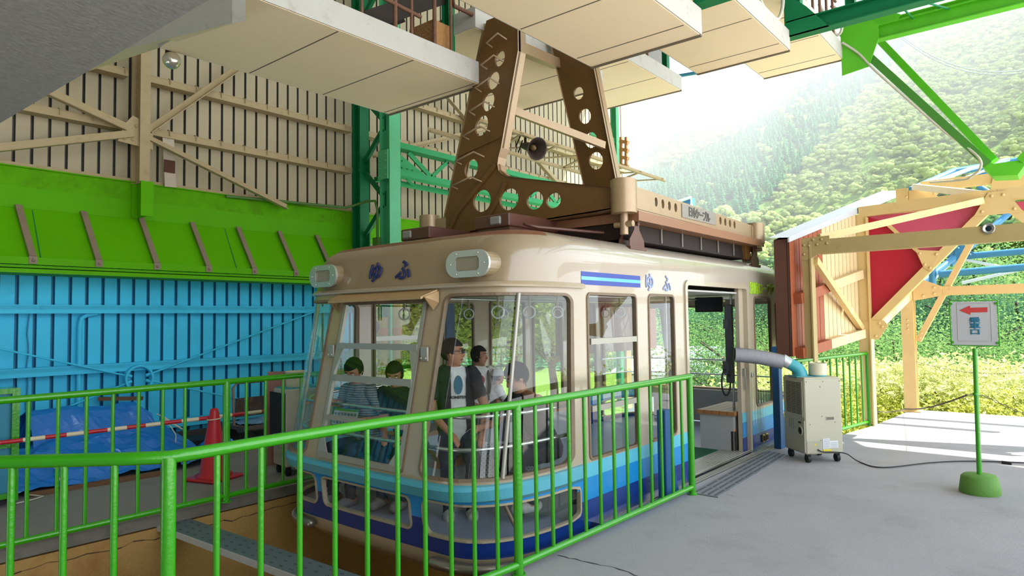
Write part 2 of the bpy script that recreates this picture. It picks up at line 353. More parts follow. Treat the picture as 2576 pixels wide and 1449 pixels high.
# ---------------------------------------------------------------- green lattice post and girder
t = thing('lattice_post', 'tall green riveted lattice post between the wall and the first left deck', 'lattice post', (-9.2, 7.45, 0))  # one green paint; its dark and light tones stand for shade and light
m = MB(); m.ibeam((-9.6, 7.4, 0), (-9.6, 7.4, 9.5), .2, .22, .02, (1, 0, 0)); m.rivets([(-9.52+0*k, 7.29, 1+.16*k) for k in range(48)], (0, -1, 0), .012); m.rivets([(-9.68, 7.29, 1+.16*k) for k in range(48)], (0, -1, 0), .012); obj('inner_flange', m, G_DARK, t, 'green flange in a shaded dark tone')
m = MB(); m.ibeam((-8.86, 7.45, 0), (-8.86, 7.45, 9.5), .24, .26, .02, (1, 0, 0)); m.box((-8.86, 7.3, 4.35), (.25, .02, .5)); m.rivets([(-8.86+sx*.08, 7.29, 4.17+.12*k) for sx in (-1, 1) for k in range(4)], (0, -1, 0), .018); obj('outer_flange', m, mat('mint_steel_paint', '4db57b', .45, var=.12, dirt='3d8a5f', damt=.25, dscale=12), t, 'green flange in a lit lighter tone')
for k in range(13):
    z = .55+.66*k; a, b = ((-9.5, 7.42, z), (-8.98, 7.42, z+.5)); 
    if k % 2: a, b = ((-8.98, 7.42, z), (-9.5, 7.42, z+.5))
    m = MB(); m.beam(a, b, .02, .09, (0, 1, 0)); m.beam(V(a)+V((0, -.03, 0)), V(b)+V((0, -.03, 0)), .09, .015, (0, 1, 0))
    obj('lacing_bar', m, G_DARK, t)
m = MB()
for k in range(14):
    z = .5+.66*k; sx = -9.46 if k % 2 == 0 else -9.02; m.box((sx, 7.43, z), (.14, .02, .26))
obj('gusset_plate', m, G_DARK, t)
t = thing('lattice_girder', 'green riveted lattice girder running away along the wall behind the hanger', 'lattice girder', (-8.9, 12, 4.5))
m = MB(); m.box((-8.9, 12.3, 4.74), (.22, 9.4, .1)); obj('top_chord', m, G_STEEL, t)
m = MB()
for k in range(10):
    u0 = k/10; u1 = (k+1)/10; z = lambda u: 4.22+.28*max(0, 1-u*5)**2*0+.0
    m.box((-8.9, 7.6+.94*k+.47, 4.26), (.2, .94, .1))
m.prism([(-8.96, 7.6, 4.3), (-8.96, 7.6, 4.62), (-8.96, 8.3, 4.3)], (.12, 0, 0)); m.rivets([(-8.83, 7.7, 4.36), (-8.83, 7.82, 4.36), (-8.83, 7.94, 4.36), (-8.83, 7.7, 4.48)], (1, 0, 0), .015)
obj('bottom_chord', m, G_STEEL, t)
for k in range(9):
    y = 7.9+k*.98; a, b = ((-8.9, y, 4.68), (-8.9, y+.55, 4.32)); c = MB(); c.beam(a, b, .09, .03, (1, 0, 0)); obj('lacing_bar', c, BRKT if k % 2 else G_STEEL, t)
    c = MB(); c.beam((-8.9, y+.55, 4.32), (-8.9, y+.98, 4.68), .07, .03, (1, 0, 0)); obj('lacing_bar', c, G_STEEL, t)
m = MB(); m.box((-9.3, 12, 4.2), (.1, 9, .08))
for k in range(8): m.beam((-8.95, 7.9+1.1*k, 4.21), (-9.3, 8.4+1.1*k, 4.21), .05, .02)
obj('side_bracing', m, G_STEEL, t)
m = MB(); m.tube([(-9.75, 5.0, 3.62), (-9.6, 7.1, 3.68), (-9.3, 7.3, 3.78), (-9.08, 7.3, 3.76), (-9.02, 7.3, 3.6), (-9.02, 7.3, 3.1)], .022, 8); m.box((-9.02, 7.29, 3.02), (.14, .08, .2)); m.cyl((-9.02, 7.3, 2.92), (-9.02, 7.3, 2.5), .015)
tag(obj('conduit_box', m, mat('olive_green_conduit', '4f7a35', .5)), 'green conduit with a small junction box beside the lattice post', 'conduit')

# ================================================================ overhead stepped decks
def deck(name, label, x0, x1, y0, y1, z, seams, grp, face='R'):
    t = thing(name, label, 'walkway deck', ((x0+x1)/2, (y0+y1)/2, z), grp)
    m = MB(); m.box(((x0+x1)/2, (y0+y1)/2, z+.03), (x1-x0-.02, y1-y0-.02, .06)); m.cur = 1
    for y in seams: m.box(((x0+x1)/2, y, z-.001), (x1-x0-.06, .012, .004))
    m.box(((x0+x1)/2, y1-.005, z-.002), (x1-x0, .035, .02)); m.cur = 0
    obj('soffit_panel', m, [SOFFIT, SOFF_L], t)
    for x in (x1-.02, x0+.02): m = MB(); m.box((x, (y0+y1)/2, z+.13), (.05, y1-y0, .25)); obj('side_fascia', m, FASCIA, t)
    for y in (y1-.02, y0+.02): m = MB(); m.box(((x0+x1)/2, y, z+.13), (x1-x0-.09, .04, .24)); obj('end_fascia', m, FASCIA, t)
    m = MB(); m.box(((x0+x1)/2, (y0+y1)/2, z+.2), (x1-x0-.1, y1-y0-.08, .06)); obj('deck_top', m, GALV, t)
    return t
ORD = ['lowest', 'second', 'third', 'fourth']
for k in range(3):
    y0, y1 = (2.77, 5.67) if k == 0 else (5.67+2.62*(k-1)-.12, 5.67+2.62*k)
    deck('overhead_deck', ['wide cream soffit deck left of the hanger with rusty railing, lowest step', 'cream soffit deck seen through the hanger legs, middle step left of the hanger', 'bright cream soffit deck right behind the hanger, highest step on its left side'][k], -6.75, -5.1, y0, y1, 4.40+.645*k, [y0+.93*j for j in range(1, 4) if y0+.93*j < y1-.1], 'overhead walkway decks')
for k in range(3):
    y0, y1 = (1.2, 5.96) if k == 0 else (5.96+2.68*(k-1)-.25, 5.96+2.68*k)
    deck('overhead_deck', ['large beige soffit deck above the hanger at the top of the view', 'cream soffit deck right of the hanger with green beam at its outer corner', 'bright cream soffit deck nearest the mountain, highest step'][k], -3.8, -2.57, y0, y1, 4.36+.668*k, [y1-.32-.92*j for j in range(5) if y1-.32-.92*j > y0+.1], 'overhead walkway decks')
# stair soffit and rough beam near the viewer
P = lambda px, py: at(px, py, y=2.72)
t = thing('sloped_beam_casing', 'pale boxed beam with a cream underside below the grey rough beam', 'boxed beam', P(400, 100))
a, b, c = P(584, 58), P(300, 127), P(40, 190); d = at(160, 200, y=3.15); e = at(583, 60, y=2.78)
m = MB(); m.add([P(584, -60), a, b, c, P(-100, -60)], [(0, 1, 2, 3, 4)]); m.add([P(584, -60), a, a+V((.12, .05, 0)), P(584, -60)+V((.12, .05, 0))], [(0, 1, 2, 3)]); obj('face_board', m, FASCIA, t)
m = MB(); m.add([a, b, c, at(-40, 262, y=3.1), d, e], [(0, 1, 2, 3, 4, 5)]); obj('underside_board', m, SOFFIT, t)
gb = MB(); p0 = V((-4.6, .68, 2.5)); p1 = V((-.9, .80, 2.5)); R = .06
gb.add([p0, p1, p1+V((0, -1.8, 0)), p0+V((0, -1.8, 0)), p0+V((0, 0, 1)), p1+V((0, 0, 1)), p1+V((0, -1.8, 1)), p0+V((0, -1.8, 1))], [(0, 3, 2, 1), (0, 1, 5, 4), (1, 2, 6, 5), (2, 3, 7, 6), (3, 0, 4, 7), (4, 5, 6, 7)])
struct('ceiling_beam', gb, [GREY_ST])
t = thing('spotlight', 'silver bulb spotlight hanging below the corner of the first soffit', 'spotlight', at(432, 150, y=2.9))
s0 = at(432, 152, y=2.9); m = MB(); m.ball(s0, .085, 16, 10); obj('bulb', m, mat('mirror_bulb', 'c9c4b4', .15, .7, var=.05), t)
m = MB(); m.cyl(s0+V((-.03, 0, .06)), s0+V((-.09, .02, .2)), .05, .04); m.beam(s0+V((-.09, .02, .18)), s0+V((.15, .05, .16)), .03, .03); obj('socket', m, mat('dark_red_socket', '3a1f1c', .5), t)
# railing, boxes and posts on the left decks
t = thing('deck_railing', 'rusty pipe railing standing on the lowest left deck', 'railing', (-5.16, 4.3, 4.65))
ys = [3.02, 3.42, 3.62, 4.08, 4.55, 4.72, 5.05, 5.32, 5.6]
for k, y in enumerate((3.05, 3.3, 3.62, 3.98, 4.4, 4.62, 4.95, 5.2)):
    m = MB(); m.cyl((-5.14, y, 4.62), (-5.14, y, 5.6 if k % 2 == 0 else 5.3), .022 if k % 2 == 0 else .017, n=8); obj('post', m, RUST, t)
m = MB(); m.cyl((-5.14, 2.8, 4.98), (-5.14, 4.75, 4.9), .022, n=8); obj('middle_rail', m, RUST, t)
m = MB(); m.tube([(-5.14, 2.8, 5.6), (-5.14, 5.2, 5.5), (-5.14, 5.25, 5.2), (-5.14, 6.6, 5.22)], .024, 8); obj('top_rail', m, RUST, t)
t = thing('foam_block', 'tan pitted foam block standing on the lowest left deck beside a green post', 'foam block', at(1135, 185, x=-5.3))
m = MB(); m.box((-5.42, 5.16, 4.82), (.4, .3, .36), bev=.01); obj('block', m, mat('tan_foam', 'a97c4a', .9, var=.35, scale=45, bump=.8, bscale=60), t)
m = MB()
for k in range(5): m.beam((-5.62-.14*k, 4.1, 4.72), (-5.62-.14*k, 5.5, 5.55), .12, .02)
m.beam((-5.54, 4.15, 4.72), (-5.54, 5.5, 5.55), .02, .2); m.beam((-6.3, 4.15, 4.72), (-6.3, 5.5, 5.55), .02, .2)
tag(obj('chute', m, mat('dark_corrugated_chute', '2a2119', .8, var=.2)), 'dark sloping ribbed chute behind the rusty railing of the left deck', 'chute')
for x, y, z0, z1, lab, mm in ((-5.5, 5.52, 4.62, 6.2, 'dark green post at the end of the lowest left deck beside the foam block', G_DARK), (-6.7, 11.3, 0, 5.9, 'pale mint green post standing alone behind the hanger against the mountain', mat('mint_steel_paint', '4db57b')), (-5.25, 8.15, 5.3, 6.4, 'green post at the end of the middle left deck behind the hanger leg', G_DARK), (-5.3, 10.7, 5.9, 7.2, 'green post at the end of the highest left deck', G_DARK)):
    m = MB(); m.ibeam((x, y, z0), (x, y, z1), .1, .12, .012, (1, 0, 0)); tag(obj('steel_post', m, mm), lab, 'steel post')
t = thing('deck_cabinet', 'grey box standing on the highest left deck near the mountain', 'cabinet', (-5.45, 10.2, 5.95))
m = MB(); m.box((-5.5, 10.2, 6.15), (.5, .6, .42), bev=.02); obj('case', m, mat('grey_box_paint', '8f8b86', .6), t)
t = thing('deck_railing', 'short rusty railing on the highest left deck beside the grey box', 'railing', (-5.16, 9.4, 5.95))
for y in (8.6, 9.0, 9.4, 9.75): m = MB(); m.cyl((-5.14, y, 5.9), (-5.14, y, 6.9), .02, n=8); obj('post', m, RUST, t)
m = MB(); m.cyl((-5.14, 8.5, 6.9), (-5.14, 9.8, 6.9), .02, n=8); obj('top_rail', m, RUST, t)
m = MB(); m.beam((-7.0, 10.9, 5.3), (-6.7, 11.3, 5.15), .06, .1)
tag(obj('post_bracing', m, mat('mint_steel_paint', '4db57b')), 'short green bracing bar joined to the lone mint post behind the hanger', 'bracing')
# loudspeaker on a cream lattice beam
t = thing('lattice_beam', 'cream lattice beam hung across behind the hanger carrying the loudspeaker', 'lattice beam', (-6.6, 9, 4.6))
m = MB(); m.angle((-6.5, 7.0, 4.62), (-6.5, 13, 4.62), .07, .012); m.angle((-7.4, 7.0, 4.62), (-7.4, 13, 4.62), .07, .012); obj('chord', m, CREAM, t)
for k in range(6):
    m = MB(); m.beam((-6.5, 7.2+.95*k, 4.62), (-7.4, 7.7+.95*k, 4.62), .05, .02); m.beam((-7.4, 7.7+.95*k, 4.62), (-6.5, 8.15+.95*k, 4.62), .05, .02); obj('lacing_bar', m, CREAM, t)
h0 = at(1328, 369, x=-6.5)
t = thing('loudspeaker', 'dark brown horn loudspeaker hanging below the cream lattice beam', 'loudspeaker', h0)
d = V((.80, -.26, -.30)).normalized(); a, b = frame(d); Rm = Matrix((a, b, d)).transposed()
m = MB(); m.lathe([(.05, -.14), (.065, -.02), (.07, .03), (.075, .08), (.10, .17), (.17, .27), (.18, .28), (.165, .27), (.09, .17), (.05, .1), (.045, .08)], h0, 20, Rm); obj('horn', m, mat('dark_horn_paint', '3c322b', .45), t)
m = MB(); m.lathe([(.045, .08), (.05, .16), (.03, .2), (.01, .21)], h0, 12, Rm); obj('throat', m, mat('tan_throat', '8a7350', .5), t)
m = MB(); m.beam(h0+V((-.05, 0, .02)), h0+V((-.05, 0, .22)), .04, .02); m.tube([h0+V((-.1, -.05, .2)), h0+V((-.16, -.1, .02)), h0+V((-.1, -.12, -.1)), h0+V((-.06, -.06, .1))], .012, 6); obj('bracket', m, DARK, t)
# ================================================================ fences
def fence(name, label, top, posts, bals, rr, pr, br, zb=.07, zt=1.12, rnd=True, floor0=0):
    """top: [(x,y,z)] of the rail; posts, bals: positions along it 0..1 by y (or x)"""
    t = thing(name, label, 'railing', (top[0][0], top[0][1], 0))
    P = [V(p) for p in top]; L = [0]
    for i in range(1, len(P)): L.append(L[-1]+(P[i]-P[i-1]).length)
    def pos(u):
        u *= L[-1]
        for i in range(1, len(P)):
            if u <= L[i]+1e-6: return P[i-1].lerp(P[i], (u-L[i-1])/(L[i]-L[i-1]))
        return P[-1].copy()
    n = 40; path = [pos(k/n) for k in range(n+1)]
    m = MB(); m.tube(path, rr, 14); obj('top_rail', m, G_FENCE, t)
    m = MB(); m.tube([V((p.x, p.y, zb)) for p in path], rr*.9, 12); obj('bottom_rail', m, G_FENCE, t)
    for u in posts:
        p = pos(u); m = MB(); m.cyl((p.x, p.y, floor0), p, pr, n=14); m.cyl((p.x, p.y, floor0), (p.x, p.y, floor0+.015), pr*1.5, n=14); obj('post', m, G_FENCE, t)
    for u in bals:
        p = pos(u); m = MB(); m.cyl((p.x, p.y, zb), p, br, n=10); obj('baluster', m, G_FENCE, t)
    return t
# near fence: corner post, middle post, end post
A = V((-3.005, 1.29, 1.125)); B = V((-2.88, 3.5, 1.125)); E_ = V((-2.845, 6.1, 1.125))
def upx(px, p0, p1):  # where the picture column px crosses the straight run p0-p1
    lo, hi = 0., 1.
    f = lambda u: (lambda v: 1288+FPX*v.dot(_R)/v.dot(_F))(p0.lerp(p1, u)-CAM)
    for _ in range(40):
        mid = (lo+hi)/2
        if f(mid) < px: lo = mid
        else: hi = mid
    return (lo+hi)/2
lenA = (B-A).length; lenB = (E_-B).length
b1 = [upx(px, A, B)*lenA/(lenA+lenB) for px in (545, 657, 756, 845, 927, 1003, 1071, 1135, 1192, 1248)]
b2 = [(lenA+upx(px, B, E_)*lenB)/(lenA+lenB) for px in (1345, 1386, 1429, 1468, 1506, 1541, 1574, 1605, 1634, 1660, 1687, 1712)]
top = [A, A.lerp(B, .25)+V((-.012, 0, .008)), A.lerp(B, .5)+V((-.02, 0, .012)), A.lerp(B, .75)+V((-.012, 0, .008)), B, E_]
A2 = V((-4.9, -.47, 1.125)); len0 = (A-A2).length; tot = len0+lenA+lenB
top = [A2, A.lerp(A2, .08), A.lerp(A2, .025)+V((-.004, .004, 0)), A.lerp(B, .012)]+top[1:]
b0 = [upx(px, A2, A)*len0/tot for px in (-120, 31, 163, 290)]
b1 = [(len0+u*(lenA+lenB))/tot for u in b1]; b2 = [(len0+u*(lenA+lenB))/tot for u in b2]
fence('railing_fence', 'near green tube railing bending along the platform edge in front of the cable car', top, [len0/tot, (len0+lenA)/tot, .999], b0+b1+b2, .0285, .031, .0145)
# left fence
L0 = V((-6.2, -.5, 1.14)); L1 = V((-6.27, 5.7, 1.14))
lb = [upx(px, L0, L1) for px in (72, 147, 218, 285, 349, 410, 466, 620, 668, 712, 757, 798, 835)]
fence('railing_fence', 'green tube railing on the left walkway beyond the pit', [L0, L1], [upx(570, L0, L1), .02, .99], lb+[.06, .11, .16, .21], .028, .034, .0155, zb=.06, zt=1.14)
# far fence behind the cooler
R0 = V((-2.8, 9.15, 1.1)); R1 = V((-2.42, 11.45, 1.1))
fence('railing_fence', 'short green tube railing behind the spot cooler at the platform edge', [R0, R1], [.0, 1.], [k/11 for k in range(1, 11)], .026, .032, .014, zb=.06)

# ================================================================ left side clutter
# blue striped pole across, cone
t = thing('barrier_bar', 'red and white striped bar hung across the left walkway through the cone ring', 'barrier bar', (-8.1, 3.3, .57))
p0 = V((-7.95, 1.2, .58)); p1 = V((-7.32, 3.62, .665)); p2 = V((-8.2, 4.75, .545))
p0, p1, p2 = at(-60, 1121, x=-7.7), at(541, 1049, x=-7.32), at(690, 1031, x=-7.6)
WP = mat('cream_plastic', 'd8cfae', .5, var=.05); RP = mat('red_plastic', 'b81d2b', .35, var=.08)
m = MB(); n = 10; bl = [p0.lerp(p1, k/12) for k in range(13)]+[p1.lerp(p2, k/4) for k in range(1, 5)]
for k in range(len(bl)-1): m.cur = k % 2; m.cyl(bl[k], bl[k+1], .021, n=10)
obj('bar', m, [WP, RP], t)
c0 = V((-7.27, 3.61, 0)); t = thing('traffic_cone', 'red traffic cone standing on the left walkway holding the striped bar', 'traffic cone', c0)
m = MB(); m.box(c0+V((0, 0, .02)), (.44, .44, .035), rz=.3, bev=.015); m.lathe([(.19, .035), (.185, .06), (.15, .07), (.045, .74), (.035, .765), (.0, .77)], c0, 24, cap=False); obj('cone', m, RP, t)
m = MB(); m.tube(circ(c0+V((0, 0, .655)), .07, 16, (1, 0, 0), (0, 1, .1)), .007, 6, closed=True); obj('ring', m, WP, t)
# tarps
TARP = mat('blue_tarp', '2279d0', .22, var=.2, scale=5, bump=.35, bscale=14, dirt='123f80', dscale=5, damt=.25, spec=.6)
rt = random.Random(5)
def tarp(fn, nu, nv, amp, sc, sd, jit=.0):
    m = MB(); rj = random.Random(int(sd*7)); J = {}
    def g(u, v):
        p = fn(u, v); q = p*sc+V((sd, sd*2, 0)); k = (round(u*nu), round(v*nv))
        if k not in J: J[k] = V((rj.uniform(-1, 1), rj.uniform(-1, 1), rj.uniform(-.6, 1)))*jit
        r_ = lambda w: (1-abs(noise.noise(w)))**5
        return p+V((noise.noise(q), noise.noise(q+V((9, 0, 0))), noise.noise(q+V((0, 9, 0)))))*amp+V((.6, 0, 1))*amp*.8*r_(q*.6+V((3, 0, 0)))+J[k]
    m.grid(g, nu, nv, jit == 0); return m
# leaning sheet bundle (upper) : profile from wall side over the top to the front
def up(u, v):
    y = 2.36+u*1.32; q = [(-9.6, .05), (-9.45, .6), (-9.2, .70), (-9.05, .66), (-8.8, .3), (-8.72, .22)]
    k = min(int(v*5), 4); f = v*5-k; x = q[k][0]*(1-f)+q[k+1][0]*f; z = q[k][1]*(1-f)+q[k+1][1]*f
    e = 1-.18*max(0, u-.88)/.12; return V((x, y, z*e+.02))
t = thing('tarp_bundle', 'wide blue tarp sheet draped over a leaning stack against the blue wall', 'tarp', (-9.1, 3.0, 0))
obj('sheet', tarp(up, 26, 22, .035, 2.2, 1., .010), TARP, t)
def low(u, v):
    y = 1.75+u*2.35; sh = math.sin(pi*min(1, max(0, u)))**.5
    q = [(-9.2, .30), (-8.85, .42), (-8.6, .36), (-8.25, .16), (-8.02, .03)]
    k = min(int(v*4), 3); f = v*4-k; x = q[k][0]*(1-f)+q[k+1][0]*f; z = q[k][1]*(1-f)+q[k+1][1]*f
    z += .16*math.exp(-((u-.82)/.1)**2)*(1-v); return V((x+.12*(u-.5)*-1, y, .02+z*sh))
t = thing('tarp_bundle', 'lower crumpled glossy blue tarp heap on the floor tied with white rope', 'tarp', (-8.5, 2.9, 0))
obj('sheet', tarp(low, 34, 20, .06, 3.0, 4., .022), TARP, t)
ROPE = mat('white_rope', 'd5d2c5', .7)
rp_ = [[(-8.66, 3.58, .60), (-8.56, 3.62+.02*k, .57-.015*k), (-8.46+.01*k, 3.64+.045*k, .50-.03*k)] for k in range(5)]
rp_ += [[(-8.60, 3.6, .58), (-8.45, 3.66, .45), (-8.36, 3.68, .36), (-8.32, 3.66, .28)], [(-8.3, 2.2, .36), (-8.12, 2.1, .2), (-8.0, 2.1, .03), (-7.9, 2.2, .01), (-7.84, 2.1, .01), (-7.8, 1.95, .01)], [(-8.2, 2.35, .3), (-8.05, 2.38, .12), (-7.98, 2.42, .01)]]
for r_ in rp_:
    r_ = [V(x) for x in r_]; r_ = [r_[0]]+[a_.lerp(b_, u) for a_, b_ in zip(r_[:-1], r_[1:]) for u in (.33, .66, 1)]
    m = MB(); m.tube(r_, .006, 6); obj('rope', m, ROPE, t)
for a, b, lab in (((-8.05, 2.1, .025), (-7.93, 3.45, .025), 'brown timber batten lying along the front of the lower tarp'), ((-9.7, 1.9, .52), (-9.7, 2.5, .5), 'timber plank end sticking out left of the tarp stack'), ((-9.75, 3.3, .74), (-9.5, 3.75, .72), 'timber edge showing at the top corner of the tarp stack')):
    m = MB(); m.beam(a, b, .07, .045); tag(obj('timber_batten', m, mat('old_timber', '6e4f35', .8, var=.2)), lab, 'timber')
m = MB(); m.box((-9.55, 4.9, .06), (.5, 2.2, .1)); m.box((-9.7, 4.8, .14), (.15, 2.0, .07)); tag(obj('timber_stack', m, mat('dark_timber', '3e3a38', .8)), 'dark boards lying along the foot of the blue wall right of the tarp', 'boards')
# hand cart
t = thing('platform_cart', 'rusty platform cart with bent tube handle standing by the blue wall', 'cart', (-8.9, 4.85, 0))
m = MB(); m.box((-8.9, 5.15, .27), (.6, .95, .05)); obj('deck', m, mat('rusty_grey_sheet', '5d5552', .7, var=.2, dirt='5a3524', dscale=7, damt=.4), t)
m = MB(); m.tube([(-8.9, 4.7, .28), (-8.9, 4.68, .8), (-8.9, 4.74, .87), (-8.9, 5.35, .87), (-8.9, 5.45, .8), (-8.9, 5.45, .28)], .02, 8); obj('handle', m, mat('worn_pipe', '8a7a6c', .5, .4, dirt='5a3524', damt=.3, dscale=10), t)
m = MB(); m.box((-8.88, 5.06, .53), (.02, .7, .26)); obj('back_plate', m, mat('rusty_plate', '43342c', .75, var=.3, scale=14, dirt='76594a', dscale=12, damt=.4), t)
for x in (-9.12, -8.68):
    for y in (4.8, 5.5): m = MB(); m.cyl((x-.02, y, .09), (x+.02, y, .09), .09, n=16); m.box((x, y, .2), (.05, .08, .1)); obj('caster', m, BLACK, t)
def rag(u, v): return V((-9.1+.42*u, 4.75+.75*v, .31+.05*math.sin(pi*u)*math.sin(pi*v)))
tag(obj('folded_tarp', tarp(rag, 14, 18, .03, 5, 9., .01), mat('pale_blue_tarp', '6d9bc8', .4, var=.2, bump=.4, bscale=9)), 'pale blue tarp lying folded on the platform cart', 'tarp')
def rag2(u, v): return V((-9.0+.5*u, 4.15+.5*v, .02+.22*math.sin(pi*u)*math.sin(pi*v)))
tag(obj('folded_tarp', tarp(rag2, 12, 12, .05, 5, 3., .02), TARP), 'small crumpled blue tarp on the floor behind the traffic cone', 'tarp')
m = MB(); m.box((-9.2, 4.05, .08), (.5, .8, .14)); tag(obj('wooden_box', m, DARK), 'dark low wooden box behind the traffic cone', 'box')

# ---------------------------------------------------------------- spot coolers
IVORY = mat('ivory_enamel', 'b3af98', .42, var=.03, spec=.5); TEAL = mat('teal_plastic', '3aa0ab', .4, var=.05)
def quat_z(a): return Matrix.Rotation(a, 3, 'Z')
def cooler(label, c0, adir, w, d, h, front_dark=False):
    """c0 near bottom corner on the floor; width w along adir, depth d along its left normal"""
    a = V((adir[0], adir[1], 0)).normalized(); b = V((-a.y, a.x, 0)); c0 = V(c0); up = V((0, 0, 1))
    t = thing('spot_cooler', label, 'spot cooler', c0+a*w/2+b*d/2)
    R = Matrix((a, b, up)).transposed(); q = lambda u, v, z: c0+a*u+b*v+up*z
    m = MB(); m.box(q(w/2, d/2, .1+(h-.1)/2), (w, d, h-.1), R=R, bev=.012); obj('case', m, IVORY, t)
    m = MB(); m.box(q(w/2, d/2, h+.004), (w-.03, d-.03, .015), R=R); obj('top_panel', m, TEAL if front_dark else IVORY, t)
    for u in (.05, w-.05):
        for v in (.05, d-.05):
            m = MB(); m.cyl(q(u-.018, v, .045), q(u+.018, v, .045), .045, n=16); m.box(q(u, v, .085), (.05, .04, .04), R=R); obj('caster', m, BLACK, t)
    return t, q, R, a, b
t, q, R, a, b = cooler('ivory spot cooler on casters with grey hose standing before the cable car door', (-2.385, 8.12, 0), (.68, .73), .46, .46, .965)
# left face (towards -a): grille
m = MB()
m.box(q(-.004, .21, .73), (.012, .36, .42), R=R)
m.cur = 1
for k in range(22):
    for j in range(3): m.box(q(-.012, .1+.11*j, .555+.017*k), (.006, .095, .008), R=R)
for j in range(3): m.box(q(-.004, .33-.045*j, .42), (.006, .008, .12), R=R)
m.cur = 0; obj('front_grille', m, [IVORY, mat('grille_shadow', '4f4c40', .8)], t)
m = MB(); m.box(q(-.003, .21, .3), (.008, .40, .36), R=R); obj('lower_front_panel', m, IVORY, t)
Rx = Matrix((b, V((0, 0, 1)), a)).transposed()
m = MB(); m.lathe([(.058, 0), (.058, -.012), (.05, -.014), (.045, -.004)], q(-.006, .095, .36), 20, Rx); m.cur = 1; m.lathe([(.04, -.006), (.025, -.012), (.012, -.02)], q(-.006, .09, .36), 16, Rx); m.box(q(-.01, .1, .455), (.006, .05, .02), R=R); obj('dial', m, [IVORY, DARK], t)
# right face (towards -b): handle recess, stickers, screws
m = MB(); m.box(q(.31, -.002, .505), (.10, .006, .045), R=R); m.cur = 1; m.box(q(.31, -.006, .505), (.085, .004, .03), R=R); obj('recessed_handle', m, [IVORY, mat('recess_shadow', '6e6b5c', .7)], t)
PAPER = mat('white_sticker', 'd9dbdc', .5, var=.03); YST = mat('yellow_sticker', 'd9c51f', .5)
PRN = mat('sticker_print', '77787a', .6)
for u, z, w_, h_, n_ in ((.25, .215, .085, .12, 9), (.345, .205, .1, .085, 6)):
    m = MB(); m.box(q(u, -.003, z), (w_, .003, h_), R=R); m.cur = 1
    for k in range(n_): m.box(q(u, -.005, z-h_*.42+.012*k), (w_*.82, .002, .003), R=R)
    obj('sticker', m, [PAPER, PRN], t)
m = MB(); m.box(q(.26, -.004, .143), (.1, .003, .022), R=R); obj('sticker', m, YST, t, 'yellow sticker')
m = MB(); m.prism([q(.1, -.003, .2), q(.13, -.003, .2), q(.115, -.003, .228)], b*-.002); obj('warning_mark', m, YST, t)
for u, z in ((.03, .93), (.235, .93), (.44, .93), (.2, .87), (.06, .44), (.21, .53), (.37, .46), (.06, .12), (.185, .255)): m = MB(); m.lathe([(.007, 0), (.005, .003), (0, .003)], q(u, 0, z), 8, Matrix((a, V((0, 0, 1)), -b)).transposed(), cap=False); obj('screw', m, mat('screw_dark', '6c6a5c', .5), t)
m = MB(); m.box(q(.1, -.002, .18), (.17, .002, .14), R=R); obj('access_panel', m, mat('panel_ivory', 'a5a18b', .45), t)
m = MB(); m.cyl(q(.3, .2, .965), q(.3, .2, .99), .098, n=24); m.cur = 1
m.lathe([(.098, .025), (.102, .03), (.096, .05), (.102, .07), (.096, .09), (.102, .11), (.096, .13), (.102, .15), (.098, .165), (.09, .165), (.085, .05)], q(.3, .2, .965), 24, cap=False); obj('exhaust_collar', m, [TEAL, mat('cream_hose', 'd8cfb4', .6)], t)
# elbow and ribbed hose to the door
e0 = q(.1, .24, .97); mouth = at(1848, 893, y=7.98)
hd = (mouth-e0); hd.z = 0; hd.normalize()
el = [e0, e0+V((0, 0, .04)), e0+V((0, 0, .09))+hd*.02, e0+V((0, 0, .13))+hd*.07, e0+V((0, 0, .155))+hd*.12]
m = MB(); m.tube(el, .07, 20, rs=[.085, .078, .074, .07, .068]); m.box(q(.1, .24, .975), (.2, .2, .012), R=R); obj('elbow', m, TEAL, t)
h1 = el[-1]; end = mouth; m = MB(); m.tube([h1, h1.lerp(end, .07)+V((0, 0, .02)), h1.lerp(end, .13)+V((0, 0, .038))], .07, 20); obj('tape_band', m, mat('silver_tape', 'b9bcb8', .35, .3, var=.15, scale=20), t)
path = []; rs = []; N_ = 150
for k in range(N_+1):
    u = .12+.88*k/N_; path.append(h1.lerp(end, u)+V((0, 0, .02*math.sin(pi*min(1, u*.93))))); rs.append(.084+(.005 if k % 3 == 0 else -.003))
m = MB(); m.tube(path, .07, 20, rs=rs, cap=False); m.cur = 1; m.tube([path[-1], path[-4]], .06, 20); obj('hose', m, [mat('grey_hose', 'b4b5bb', .5, var=.05), DARK], t)
# power cable
cp = [q(.14, -.005, .155), q(.19, -.03, .13), q(.36, -.03, .12), q(.47, -.05, .1), q(.6, -.08, .012)]
cp += [at(2220, 1176, z=.012), at(2340, 1164, z=.012), at(2440, 1160, z=.012), at(2576, 1164, z=.012)]
def smooth(p, n=8):
    p = [V(x) for x in p]; o = []
    for i in range(len(p)-1):
        a_, b_, c_, d_ = p[max(i-1, 0)], p[i], p[i+1], p[min(i+2, len(p)-1)]
        for k in range(n):
            u = k/n; o.append(.5*((2*b_)+(c_-a_)*u+(2*a_-5*b_+4*c_-d_)*u*u+(3*b_-a_-3*c_+d_)*u**3))
    return o+[p[-1]]
m = MB(); m.tube(smooth(cp), .007, 6); m.cyl(at(2520, 1163, z=.015), at(2545, 1166, z=.015), .018, n=8)
tag(obj('power_cable', m, BLACK), 'black power cable trailing over the concrete from the ivory spot cooler', 'cable')
